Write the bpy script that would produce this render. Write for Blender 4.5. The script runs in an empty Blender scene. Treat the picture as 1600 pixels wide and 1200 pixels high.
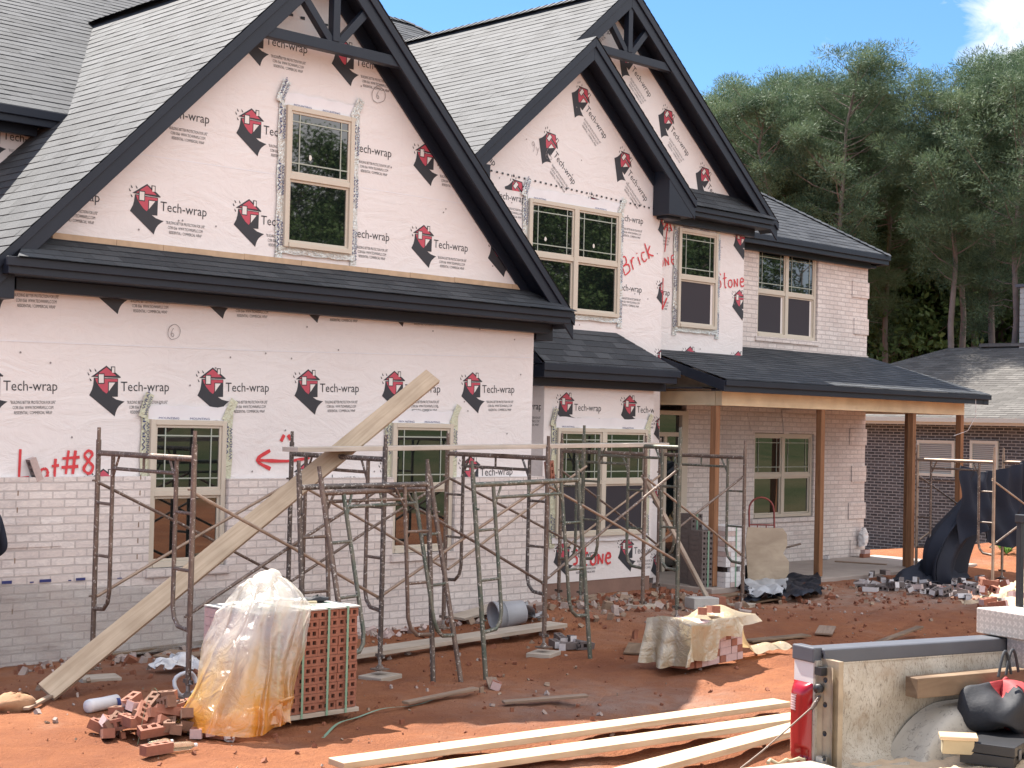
import bpy, bmesh, math, random
from mathutils import Vector, Matrix, Euler, noise
R = math.radians
rnd = random.Random(7)
S = bpy.context.scene
# ------------------------------------------------------------------ camera, sky, sun, exposure
FPX = 2404.0; CAMH = 2.35
YAW, PITCH, ROLL = R(44.54), R(1.4735), R(1.318)
fh = Vector((math.sin(YAW), math.cos(YAW), 0)); rh = Vector((math.cos(YAW), -math.sin(YAW), 0)); uz = Vector((0, 0, 1))
CF = fh*math.cos(PITCH) + uz*math.sin(PITCH); cu0 = uz*math.cos(PITCH) - fh*math.sin(PITCH)
CR = rh*math.cos(ROLL) + cu0*math.sin(ROLL); CU = cu0*math.cos(ROLL) - rh*math.sin(ROLL)
CAM = Vector((0, 0, CAMH))
cd = bpy.data.cameras.new('camera'); co = bpy.data.objects.new('camera', cd); S.collection.objects.link(co)
cd.sensor_width = 36; cd.lens = FPX/1600*36; cd.clip_start = .1; cd.clip_end = 2000
m = Matrix.Identity(4)
for i in range(3):
    m[i][0] = CR[i]; m[i][1] = CU[i]; m[i][2] = -CF[i]; m[i][3] = CAM[i]
co.matrix_world = m; S.camera = co
SUN = Vector((0.6, 5.37, 7.62)).normalized()
W = bpy.data.worlds.new('World'); S.world = W; W.use_nodes = True
wt = W.node_tree; bg = wt.nodes['Background']
sky = wt.nodes.new('ShaderNodeTexSky'); sky.sky_type = 'NISHITA'; sky.sun_disc = False
sky.sun_elevation = math.asin(SUN.z); sky.sun_rotation = math.atan2(SUN.x, SUN.y)
sky.air_density = 1.0; sky.dust_density = 0.0; sky.ozone_density = 6.0; sky.altitude = 300
wt.links.new(sky.outputs[0], bg.inputs[0]); bg.inputs[1].default_value = .06
sl = bpy.data.lights.new('sun', 'SUN'); sl.energy = 4.4; sl.angle = R(.5); sl.color = (1, .93, .84)
so = bpy.data.objects.new('sun', sl); S.collection.objects.link(so); so.rotation_euler = SUN.to_track_quat('Z', 'Y').to_euler()
S.view_settings.view_transform = 'Standard'; S.view_settings.look = 'None'; S.view_settings.exposure = 1.6; S.view_settings.gamma = 1
S.render.engine = 'CYCLES'

# clouds of the sky, by direction, plus an added unseen bank
def sky_clouds():
    n = wt.nodes; L = wt.links
    tc = n.new('ShaderNodeTexCoord')
    def blob(d, r0, r1):
        dp = n.new('ShaderNodeVectorMath'); dp.operation = 'DOT_PRODUCT'; dp.inputs[1].default_value = d
        L.new(nrm.outputs[0], dp.inputs[0])
        mr = n.new('ShaderNodeMapRange'); mr.inputs[1].default_value = math.cos(r0); mr.inputs[2].default_value = math.cos(r1)
        L.new(dp.outputs['Value'], mr.inputs[0]); return mr.outputs[0]
    nrm = n.new('ShaderNodeVectorMath'); nrm.operation = 'NORMALIZE'; L.new(tc.outputs['Generated'], nrm.inputs[0])
    def dirpx(px, py): return (CF + CR*((px-800)/FPX) - CU*((py-600)/FPX)).normalized()
    b1 = blob(dirpx(1690, 40), R(5.4), R(.6)); b2 = blob(dirpx(1300, 68), R(1.5), R(0)); b3 = blob(dirpx(1720, 190), R(4.2), R(1))
    mx = n.new('ShaderNodeMath'); mx.operation = 'MAXIMUM'; L.new(b1, mx.inputs[0]); L.new(b3, mx.inputs[1])
    b2s = n.new('ShaderNodeMath'); b2s.operation = 'MULTIPLY'; L.new(b2, b2s.inputs[0]); b2s.inputs[1].default_value = .5
    mx2 = n.new('ShaderNodeMath'); mx2.operation = 'MAXIMUM'; L.new(mx.outputs[0], mx2.inputs[0]); L.new(b2s.outputs[0], mx2.inputs[1])
    nz = n.new('ShaderNodeTexNoise'); nz.inputs['Scale'].default_value = 28; nz.inputs['Detail'].default_value = 9; nz.inputs['Roughness'].default_value = .62
    nz.inputs['Distortion'].default_value = .6
    L.new(nrm.outputs[0], nz.inputs['Vector'])
    ad = n.new('ShaderNodeMath'); ad.operation = 'MULTIPLY_ADD'; L.new(mx2.outputs[0], ad.inputs[0]); ad.inputs[1].default_value = .62; L.new(nz.outputs[0], ad.inputs[2])
    r = n.new('ShaderNodeMapRange'); r.inputs[1].default_value = .74; r.inputs[2].default_value = 1.15; L.new(ad.outputs[0], r.inputs[0])
    tint = n.new('ShaderNodeMixRGB'); tint.blend_type = 'MULTIPLY'; tint.inputs[0].default_value = 1; L.new(sky.outputs[0], tint.inputs[1]); tint.inputs[2].default_value = (.78, .98, 1.08, 1)
    mixc = n.new('ShaderNodeMixRGB'); L.new(r.outputs[0], mixc.inputs[0]); L.new(tint.outputs[0], mixc.inputs[1]); mixc.inputs[2].default_value = (8, 8, 8, 1)
    # unseen white cloud bank behind the camera, added to light the house front
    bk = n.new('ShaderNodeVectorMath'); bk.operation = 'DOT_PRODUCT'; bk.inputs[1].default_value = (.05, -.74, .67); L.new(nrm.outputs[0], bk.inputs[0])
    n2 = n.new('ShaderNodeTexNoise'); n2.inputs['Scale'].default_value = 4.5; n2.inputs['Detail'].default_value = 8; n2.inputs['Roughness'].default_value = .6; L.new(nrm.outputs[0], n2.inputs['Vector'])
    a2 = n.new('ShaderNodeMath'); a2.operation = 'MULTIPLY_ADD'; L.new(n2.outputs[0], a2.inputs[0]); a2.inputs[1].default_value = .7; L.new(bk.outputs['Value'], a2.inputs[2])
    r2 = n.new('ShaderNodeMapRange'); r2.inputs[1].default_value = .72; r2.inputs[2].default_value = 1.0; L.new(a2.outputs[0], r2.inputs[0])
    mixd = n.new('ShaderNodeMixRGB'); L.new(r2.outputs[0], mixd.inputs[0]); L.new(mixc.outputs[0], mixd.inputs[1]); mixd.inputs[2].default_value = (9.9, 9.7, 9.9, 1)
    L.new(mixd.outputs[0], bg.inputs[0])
sky_clouds()

# ------------------------------------------------------------------ helpers
def at(px, py, X=None, Y=None, Z=None):
    d = CF + CR*((px-800)/FPX) - CU*((py-600)/FPX)
    t = X/d.x if X is not None else (Y/d.y if Y is not None else (Z-CAMH)/d.z)
    return CAM + d*t
def lin(c):
    return tuple((x/12.92 if x <= .04045 else ((x+.055)/1.055)**2.4) for x in c)
class Nd:
    def __init__(s, name):
        s.m = bpy.data.materials.new(name); s.m.use_nodes = True; s.t = s.m.node_tree
        s.b = s.t.nodes['Principled BSDF']; s.out = s.t.nodes['Material Output']
    def n(s, typ, **kw):
        o = s.t.nodes.new('ShaderNode'+typ)
        for k, v in kw.items(): setattr(o, k, v)
        return o
    def l(s, a, b): s.t.links.new(a, b)
    def set(s, **kw):
        for k, v in kw.items():
            k = {'rough': 'Roughness', 'metal': 'Metallic', 'spec': 'Specular IOR Level', 'ior': 'IOR', 'col': 'Base Color', 'alpha': 'Alpha'}[k]
            s.b.inputs[k].default_value = (*v, 1) if k == 'Base Color' else v
        return s
    def coord(s, kind='UV', scale=(1, 1, 1), rot=(0, 0, 0)):
        tc = s.n('TexCoord'); mp = s.n('Mapping'); s.l(tc.outputs[kind], mp.inputs[0]); mp.inputs['Scale'].default_value = scale; mp.inputs['Rotation'].default_value = rot
        return mp.outputs[0]
    def noise(s, vec, scale, detail=4, rough=.55, dist=0):
        o = s.n('TexNoise'); o.inputs['Scale'].default_value = scale; o.inputs['Detail'].default_value = detail; o.inputs['Roughness'].default_value = rough; o.inputs['Distortion'].default_value = dist
        if vec is not None: s.l(vec, o.inputs['Vector'])
        return o.outputs[0]
    def ramp(s, fac, stops):
        o = s.n('ValToRGB'); cr = o.color_ramp
        while len(cr.elements) < len(stops): cr.elements.new(.5)
        for e, (p, c) in zip(cr.elements, stops): e.position = p; e.color = (*c, 1) if len(c) == 3 else c
        s.l(fac, o.inputs[0]); return o.outputs[0]
    def mix(s, fac, a, b, mode='MIX'):
        o = s.n('MixRGB', blend_type=mode)
        for i, v in ((0, fac), (1, a), (2, b)):
            if hasattr(v, 'is_linked') or hasattr(v, 'links'): s.l(v, o.inputs[i])
            elif i == 0: o.inputs[0].default_value = v
            else: o.inputs[i].default_value = (*v, 1)
        return o.outputs[0]
    def bump(s, h, strength=.3, dist=.01):
        o = s.n('Bump'); o.inputs['Strength'].default_value = strength; o.inputs['Distance'].default_value = dist
        s.l(h, o.inputs['Height']); s.l(o.outputs[0], s.b.inputs['Normal']); return o.outputs[0]
    def col(s, v): s.l(v, s.b.inputs['Base Color'])
M = {}
def simple(name, c, rough=.6, metal=0, var=.25, scale=12, spec=.5, bump=0, kind='Object'):
    d = Nd(name).set(rough=rough, metal=metal, spec=spec)
    v = d.coord(kind); f = d.noise(v, scale, 5)
    d.col(d.mix(f, tuple(x*(1-var) for x in c), tuple(min(1, x*(1+var)) for x in c)))
    if bump: d.bump(d.noise(v, scale*6, 4), bump, .01)
    M[name] = d.m; return d.m
def make_materials():
    d = Nd('house_wrap').set(rough=.5, spec=.35); v = d.coord('UV')
    f = d.noise(v, .9, 4); g = d.noise(v, 14, 6, .7)
    c = d.mix(f, (.705, .675, .68), (.81, .79, .80)); c = d.mix(d.ramp(g, [(.3, (0, 0, 0)), (.75, (1, 1, 1))]), c, d.mix(.5, c, (.81, .785, .785)))
    br = d.n('TexBrick'); d.l(v, br.inputs['Vector']); br.inputs['Scale'].default_value = 1; br.inputs['Brick Width'].default_value = 1.22; br.inputs['Row Height'].default_value = 2.44; br.inputs['Mortar Size'].default_value = .006
    br.inputs['Color1'].default_value = br.inputs['Color2'].default_value = (1, 1, 1, 1); br.inputs['Mortar'].default_value = (.965, .965, .97, 1); br.inputs['Mortar Smooth'].default_value = 1
    d.col(d.mix(1, c, br.outputs[0], 'MULTIPLY'))
    wr = d.noise(d.coord('UV', (1, 2.2, 1)), 1.9, 6, .62, 1.2); d.bump(wr, .38, .05); M['wrap'] = d.m
    simple('print_black', (.032, .035, .045), .6, var=.1); simple('print_red', (.50, .075, .115), .55, var=.12); simple('print_white', (.74, .71, .70), .6, var=.05)
    simple('spray_red', (.62, .05, .06), .6, var=.25, scale=30); simple('pen_grey', (.25, .23, .24), .7, var=.2)
    d = Nd('black_trim').set(rough=.45, spec=.4); v = d.coord('Object'); d.col(d.mix(d.noise(v, 1.6, 5), (.008, .0125, .024), (.016, .023, .039))); d.bump(d.noise(v, 9, 4), .06, .01); M['trim'] = d.m
    simple('raw_wood_edge', (.50, .36, .24), .7, var=.3, scale=9)
    # shingles
    d = Nd('shingles').set(rough=.74, spec=.28); v = d.coord('UV')
    br = d.n('TexBrick'); d.l(v, br.inputs['Vector']); br.offset = .43; br.offset_frequency = 2
    for k, x in (('Scale', 1), ('Brick Width', .31), ('Row Height', .14), ('Mortar Size', .004)): br.inputs[k].default_value = x
    br.inputs['Color1'].default_value = (.036, .041, .049, 1); br.inputs['Color2'].default_value = (.070, .076, .086, 1); br.inputs['Mortar'].default_value = (.022, .025, .030, 1); br.inputs['Bias'].default_value = -.1
    gr = d.noise(v, 160, 3, .8); big = d.noise(v, .7, 4)
    c = d.mix(1, br.outputs[0], d.ramp(gr, [(.25, (.55, .55, .56)), (.75, (1.35, 1.35, 1.35))]), 'MULTIPLY')
    c = d.mix(1, c, d.ramp(big, [(.3, (.85, .86, .88)), (.7, (1.12, 1.12, 1.1))]), 'MULTIPLY')
    d.col(c); d.bump(gr, .5, .006); M['shingle'] = d.m
    d = Nd('brown_shingles').set(rough=.95, spec=.12); v = d.coord('UV')
    br = d.n('TexBrick'); d.l(v, br.inputs['Vector']); br.offset = .43
    for k, x in (('Scale', 1), ('Brick Width', .31), ('Row Height', .14), ('Mortar Size', .005)): br.inputs[k].default_value = x
    br.inputs['Color1'].default_value = (.11, .105, .10, 1); br.inputs['Color2'].default_value = (.165, .158, .15, 1); br.inputs['Mortar'].default_value = (.07, .065, .06, 1)
    d.col(d.mix(1, br.outputs[0], d.ramp(d.noise(v, 120, 3, .8), [(.25, (.7, .7, .7)), (.75, (1.25, 1.25, 1.25))]), 'MULTIPLY')); d.bump(br.outputs['Fac'], -.5, .01); M['shingle_brown'] = d.m
    # bricks
    def brick(name, c1, c2, mortar, wash, washamt, w=.247, h=.0795, ms=.009, bumps=.6):
        d = Nd(name).set(rough=.85, spec=.25); v = d.coord('UV')
        wob = d.n('MixRGB'); wob.inputs[0].default_value = .012; d.l(v, wob.inputs[1]); nn = d.n('TexNoise'); nn.inputs['Scale'].default_value = 6; d.l(v, nn.inputs['Vector']); d.l(nn.outputs['Color'], wob.inputs[2])
        br = d.n('TexBrick'); d.l(wob.outputs[0], br.inputs['Vector'])
        for k, x in (('Scale', 1), ('Brick Width', w), ('Row Height', h), ('Mortar Size', ms), ('Mortar Smooth', .25), ('Bias', 0)): br.inputs[k].default_value = x
        br.inputs['Color1'].default_value = (*c1, 1); br.inputs['Color2'].default_value = (*c2, 1); br.inputs['Mortar'].default_value = (*mortar, 1)
        sm = d.noise(d.coord('UV', (9, 22, 9)), 1.4, 6, .7, 1.2); bg_ = d.noise(v, 1.1, 4)
        c = d.mix(d.ramp(sm, [(.38, (0, 0, 0)), (.7, (washamt,)*3)]), br.outputs[0], wash)
        c = d.mix(1, c, d.ramp(bg_, [(.3, (.9, .89, .89)), (.7, (1.08, 1.07, 1.06))]), 'MULTIPLY')
        d.col(c)
        inv = d.n('Math', operation='SUBTRACT'); inv.inputs[0].default_value = 1; d.l(br.outputs['Fac'], inv.inputs[1])
        hh = d.n('Math', operation='MULTIPLY_ADD'); d.l(sm, hh.inputs[0]); hh.inputs[1].default_value = .35; d.l(inv.outputs[0], hh.inputs[2])
        d.bump(hh.outputs[0], bumps, .012); return d.m
    M['brick'] = brick('whitewashed_brick', (.72, .655, .625), (.83, .785, .76), (.54, .50, .485), (.52, .48, .485), .75, bumps=.6)
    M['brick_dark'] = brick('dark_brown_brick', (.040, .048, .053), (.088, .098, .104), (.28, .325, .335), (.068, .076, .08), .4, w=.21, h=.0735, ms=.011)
    simple('brick_clay', (.28, .112, .072), .85, var=.35, scale=25, bump=.3); simple('brick_brown', (.20, .105, .07), .9, var=.4, scale=22, bump=.4); simple('brick_pale', (.50, .40, .38), .85, var=.25, scale=25, bump=.3); simple('brick_grey', (.15, .125, .12), .85, var=.3, scale=25, bump=.3)
    simple('brick_hole', (.035, .02, .018), .9); simple('brick_white', (.64, .62, .63), .85, var=.15, scale=25, bump=.3); simple('brick_pink', (.52, .38, .37), .85, var=.2, scale=30, bump=.3)
    # wood
    def wood(name, a, b, rough=.7, kx=1.2, ky=26):
        d = Nd(name).set(rough=rough, spec=.3); v = d.coord('UV', (kx, ky, 1))
        f = d.noise(v, 1, 6, .6, .9); g = d.noise(d.coord('UV'), 2.2, 4)
        c = d.mix(d.ramp(f, [(.3, (0, 0, 0)), (.7, (1, 1, 1))]), a, b); c = d.mix(1, c, d.ramp(g, [(.3, (.82, .8, .78)), (.75, (1.12, 1.12, 1.12))]), 'MULTIPLY')
        kn = d.n('TexVoronoi'); d.l(d.coord('UV', (1.3, 5, 1)), kn.inputs['Vector']); kn.inputs['Scale'].default_value = 1.0
        c = d.mix(d.ramp(kn.outputs['Distance'], [(.0, (.7, .7, .7)), (.075, (0, 0, 0))]), c, tuple(x*.4 for x in a))
        d.col(c); d.bump(f, .15, .004); M[name] = d.m
    wood('lumber', (.50, .37, .23), (.64, .51, .36)); wood('lumber_grey', (.36, .31, .26), (.52, .46, .39)); wood('lumber_aged', (.40, .31, .22), (.54, .44, .33)); wood('cedar', (.20, .095, .050), (.34, .18, .095))
    wood('beam_wood', (.80, .67, .45), (.87, .76, .56), kx=.6, ky=8); wood('plywood_tan', (.33, .26, .20), (.46, .38, .29), kx=2, ky=5); wood('timber_brown', (.13, .085, .055), (.27, .19, .125), kx=3, ky=9); wood('walkboard', (.45, .40, .35), (.62, .56, .49)); wood('scrap_wood', (.22, .15, .11), (.36, .27, .2))
    # pipes
    def pipe(name, a, b, spots=.66):
        d = Nd(name).set(rough=.5, metal=.25, spec=.5); v = d.coord('Object')
        c = d.mix(d.ramp(d.noise(v, 7, 5, .6), [(.35, (0, 0, 0)), (.68, (1, 1, 1))]), a, b)
        c = d.mix(d.ramp(d.noise(v, 38, 3, .7), [(spots, (0, 0, 0)), (spots+.04, (1, 1, 1))]), c, (.5, .48, .45))
        d.col(c); d.bump(d.noise(v, 60, 3), .2, .004); M[name] = d.m
    pipe('pipe_rust', (.115, .082, .068), (.215, .158, .125), .60); pipe('pipe_green', (.080, .105, .082), (.185, .165, .13), .60); pipe('pipe_dark', (.075, .065, .062), (.16, .125, .105), .58); pipe('pipe_tan', (.27, .19, .14), (.40, .31, .24), .7); pipe('pipe_red', (.18, .03, .03), (.26, .06, .05), .8)
    simple('window_frame', (.58, .53, .45), .45, var=.05)
    d = Nd('window_glass').set(rough=.015, ior=2.1, spec=.5, col=(.006, .009, .009)); v = d.coord('Object'); d.bump(d.noise(v, .8, 2), .012, .05); M['glass'] = d.m
    simple('insect_screen', (.045, .042, .052), .75, var=.1, scale=200, spec=.25); simple('muntin', (.36, .40, .35), .5, var=.05); simple('blind', (.36, .47, .49), .4, var=.05)
    simple('sticker', (.7, .7, .66), .6, var=.1)
    d = Nd('foil_tape').set(rough=.28, metal=.85, col=(.72, .74, .72)); v = d.coord('Object'); d.bump(d.noise(v, 26, 5, .6, 1.2), .8, .03); M['foil'] = d.m
    d = Nd('pale_tape').set(rough=.45, metal=.3, col=(.62, .64, .50)); v = d.coord('Object'); d.bump(d.noise(v, 22, 5, .6, 1.2), .7, .03); M['tape_pale'] = d.m
    simple('tape_blue', (.03, .04, .17), .5, var=.15); simple('flash_film', (.76, .76, .80), .35, var=.08, scale=5)
    # plastic films
    def film(name, c, tcol, a, stops=None, bumpd=.05):
        d = Nd(name); v = d.coord('Object'); tr = d.n('BsdfTranslucent'); gl = d.n('BsdfDiffuse'); tp = d.n('BsdfTransparent'); gs = d.n('BsdfGlossy'); gs.inputs['Roughness'].default_value = .13
        if stops:
            sp = d.n('SeparateXYZ'); d.l(v, sp.inputs[0]); ns = d.noise(v, 2.6, 5, .6, .6)
            ad = d.n('Math', operation='MULTIPLY_ADD'); d.l(ns, ad.inputs[0]); ad.inputs[1].default_value = .7; d.l(sp.outputs['Z'], ad.inputs[2])
            cc = d.ramp(ad.outputs[0], stops); d.l(cc, tr.inputs[0]); d.l(cc, gl.inputs[0])
        else: tr.inputs[0].default_value = (*tcol, 1); gl.inputs[0].default_value = (*c, 1)
        bp = d.n('Bump'); bp.inputs['Strength'].default_value = .55; bp.inputs['Distance'].default_value = bumpd; d.l(d.noise(v, 7, 6, .6, 1.4), bp.inputs['Height'])
        for q in (tr, gl, gs): d.l(bp.outputs[0], q.inputs['Normal'])
        m1 = d.n('MixShader'); m1.inputs[0].default_value = .5; d.l(tr.outputs[0], m1.inputs[1]); d.l(gl.outputs[0], m1.inputs[2])
        m2 = d.n('MixShader'); m2.inputs[0].default_value = .16; d.l(m1.outputs[0], m2.inputs[1]); d.l(gs.outputs[0], m2.inputs[2])
        m3 = d.n('MixShader'); m3.inputs[0].default_value = a; d.l(m2.outputs[0], m3.inputs[1]); d.l(tp.outputs[0], m3.inputs[2])
        d.l(m3.outputs[0], d.out.inputs[0]); M[name] = d.m
    film('film_clear', (.5, .5, .5), (.5, .5, .5), .30, [(.38, (.84, .36, .045)), (.58, (.82, .50, .15)), (.85, (.76, .64, .46)), (1.15, (.78, .74, .68))])
    film('film_wall', (.60, .58, .57), (.4, .4, .4), .58, None, .02)
    film('tarp_cream', (.66, .56, .38), (.45, .34, .18), .0)
    simple('tarp_black', (.010, .014, .024), .5, var=.3, scale=4, bump=.2); simple('tarp_back', (.40, .42, .45), .45, var=.2, scale=6, bump=.2); simple('fabric_navy', (.012, .016, .030), .85, var=.25, scale=3, bump=.15)
    # ground
    d = Nd('red_clay').set(rough=.95, spec=.12); v = d.coord('Object')
    f1 = d.noise(v, .55, 6, .6); f2 = d.noise(v, 5, 8, .7); f3 = d.noise(v, 38, 5, .7); f4 = d.noise(v, .9, 7, .66, .5)
    c = d.mix(d.ramp(f1, [(.3, (0, 0, 0)), (.7, (1, 1, 1))]), (.28, .106, .054), (.45, .188, .090))
    c = d.mix(d.ramp(f2, [(.35, (0, 0, 0)), (.75, (.65, .65, .65))]), c, (.22, .088, .054))
    c = d.mix(d.ramp(f4, [(.54, (0, 0, 0)), (.76, (.5, .5, .5))]), c, (.42, .27, .20))
    c = d.mix(d.ramp(f3, [(.62, (0, 0, 0)), (.74, (.6, .6, .6))]), c, (.38, .25, .19))
    c = d.mix(d.ramp(d.noise(v, 90, 3, .7), [(.66, (0, 0, 0)), (.72, (.8, .8, .8))]), c, (.16, .07, .05))
    at_ = d.n('Attribute'); at_.attribute_name = 'dust'; sp = d.n('Math', operation='MULTIPLY'); d.l(at_.outputs['Fac'], sp.inputs[0]); d.l(d.ramp(d.noise(v, 3.5, 7, .7), [(.35, (.15, .15, .15)), (.65, (1, 1, 1))]), sp.inputs[1])
    c = d.mix(sp.outputs[0], c, (.42, .36, .32))
    at2 = d.n('Attribute'); at2.attribute_name = 'grassy'; c = d.mix(at2.outputs['Fac'], c, d.mix(d.ramp(d.noise(v, .12, 5, .7, 1.5), [(.4, (0, 0, 0)), (.62, (1, 1, 1))]), d.mix(d.noise(v, 1.2, 6, .7), (.040, .062, .026), (.085, .105, .05)), (.13, .12, .065)))
    d.col(c)
    hb = d.n('Math', operation='ADD'); d.l(f2, hb.inputs[0]); d.l(f3, hb.inputs[1]); d.bump(hb.outputs[0], .95, .05); M['clay'] = d.m
    simple('slab_concrete', (.36, .31, .28), .9, var=.22, scale=3, bump=.2); simple('foundation', (.24, .15, .12), .9, var=.25, scale=4, bump=.3); simple('concrete_grey', (.44, .43, .41), .9, var=.2, scale=9, bump=.3); simple('mortar_grey', (.36, .29, .26), .95, var=.3, scale=8, bump=.5)
    simple('clay_lump', (.34, .19, .105), .95, var=.3, scale=9, bump=.4); simple('dirt_clod', (.23, .088, .05), .95, var=.4, scale=9, bump=.5); simple('sand', (.52, .40, .28), .95, var=.3, scale=14, bump=.5)
    # truck etc
    d = Nd('truck_white_dirty').set(rough=.55, spec=.35); v = d.coord('Object')
    c = d.mix(d.ramp(d.noise(v, 3.2, 8, .7), [(.32, (0, 0, 0)), (.68, (1, 1, 1))]), (.36, .31, .24), (.56, .52, .45))
    c = d.mix(d.ramp(d.noise(d.coord('Object', (26, 26, 7), (0, .5, .2)), 1.6, 5, .8, 3.0), [(.53, (0, 0, 0)), (.60, (.75, .75, .75))]), c, (.15, .12, .095))
    c = d.mix(d.ramp(d.noise(v, 7, 6, .7), [(.52, (0, 0, 0)), (.75, (.75, .75, .75))]), c, (.27, .19, .12)); d.col(c); d.bump(d.noise(v, 14, 5), .2, .012); M['truck_bed'] = d.m
    d = Nd('worn_paint').set(rough=.55, spec=.4); v = d.coord('Object'); c = d.mix(d.ramp(d.noise(v, 20, 7, .8, 1.5), [(.34, (0, 0, 0)), (.46, (1, 1, 1))]), (.16, .15, .14), (.43, .395, .34)); d.col(c); M['worn_paint'] = d.m
    simple('jamb', (.33, .26, .18), .5, var=.5, scale=11)
    simple('truck_white', (.72, .72, .70), .3, var=.05); simple('plastic_grey', (.085, .09, .105), .55, var=.2, scale=6); simple('plastic_black', (.016, .017, .02), .5, var=.3, scale=8)
    d = Nd('red_lens').set(rough=.15, col=(.30, .008, .014), spec=.6); M['red_lens'] = d.m
    simple('clear_lens', (.60, .42, .40), .2, var=.1); simple('rubber', (.02, .02, .02), .8, var=.3)
    d = Nd('diamond_plate').set(rough=.42, metal=.75, col=(.58, .54, .49)); v = d.coord('UV')
    def dia(rot):
        br = d.n('TexBrick'); d.l(d.coord('UV', (1, 1, 1), (0, 0, rot)), br.inputs['Vector'])
        for k, x in (('Scale', 1), ('Brick Width', .055), ('Row Height', .028), ('Mortar Size', .0105)): br.inputs[k].default_value = x
        return br.outputs['Fac']
    mn = d.n('Math', operation='MULTIPLY'); d.l(dia(R(45)), mn.inputs[0]); d.l(dia(R(-45)), mn.inputs[1])
    d.bump(mn.outputs[0], -.9, .008); d.col(d.mix(mn.outputs[0], (.56, .51, .46), (.43, .39, .35))); d.set(metal=.35, rough=.5); M['diamond'] = d.m
    simple('bag_red', (.38, .045, .05), .7, var=.2, scale=9, bump=.2); simple('bag_black', (.022, .024, .030), .75, var=.3, scale=9, bump=.2)
    simple('bucket_grey', (.33, .34, .37), .5, var=.2, scale=8); simple('paper_white', (.72, .72, .74), .6, var=.08); simple('label_blue', (.04, .06, .22), .5); simple('strap_green', (.20, .34, .25), .4, var=.1); simple('rope_tan', (.42, .36, .24), .8, var=.2)
    simple('metal_grey', (.40, .40, .40), .4, metal=.7, var=.2); simple('siding', (.40, .41, .39), .6, var=.06); simple('trim_tan', (.50, .55, .49), .5, var=.06)
    d = Nd('clear_bottle').set(rough=.05, col=(.85, .80, .62)); d.b.inputs['Transmission Weight'].default_value = .85; M['bottle'] = d.m
    # foliage
    def leaf(name, a, b, tr=.35, rough=.6):
        d = Nd(name); v = d.coord('Object'); oi = d.n('ObjectInfo')
        f = d.noise(v, 1.7, 5); c = d.mix(d.ramp(f, [(.38, (0, 0, 0)), (.62, (1, 1, 1))]), a, b)
        c = d.mix(oi.outputs['Random'], c, d.mix(.5, c, tuple(x*1.35 for x in b)))
        d.col(c); d.set(rough=rough, spec=.25)
        t = d.n('BsdfTranslucent'); d.l(c, t.inputs[0]); mm = d.n('MixShader'); mm.inputs[0].default_value = tr; d.l(d.b.outputs[0], mm.inputs[1]); d.l(t.outputs[0], mm.inputs[2]); d.l(mm.outputs[0], d.out.inputs[0]); M[name] = d.m
    leaf('pine_needles', (.046, .086, .052), (.145, .205, .110), .22); leaf('oak_leaves', (.036, .072, .030), (.14, .20, .07), .3, .3); leaf('weed_leaf', (.06, .13, .03), (.12, .22, .05), .4)
    simple('pine_bark', (.20, .16, .14), .95, var=.35, scale=5, bump=.5); simple('leaf_stem', (.08, .06, .045), .95, var=.3)
    simple('skin', (.42, .24, .17), .5, var=.08); simple('navy_cloth', (.012, .018, .035), .85, var=.2, scale=8, bump=.2); simple('jeans', (.03, .045, .08), .9, var=.2, scale=20); simple('hair_dark', (.015, .012, .01), .7); simple('boot', (.10, .06, .035), .7)
make_materials()

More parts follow.
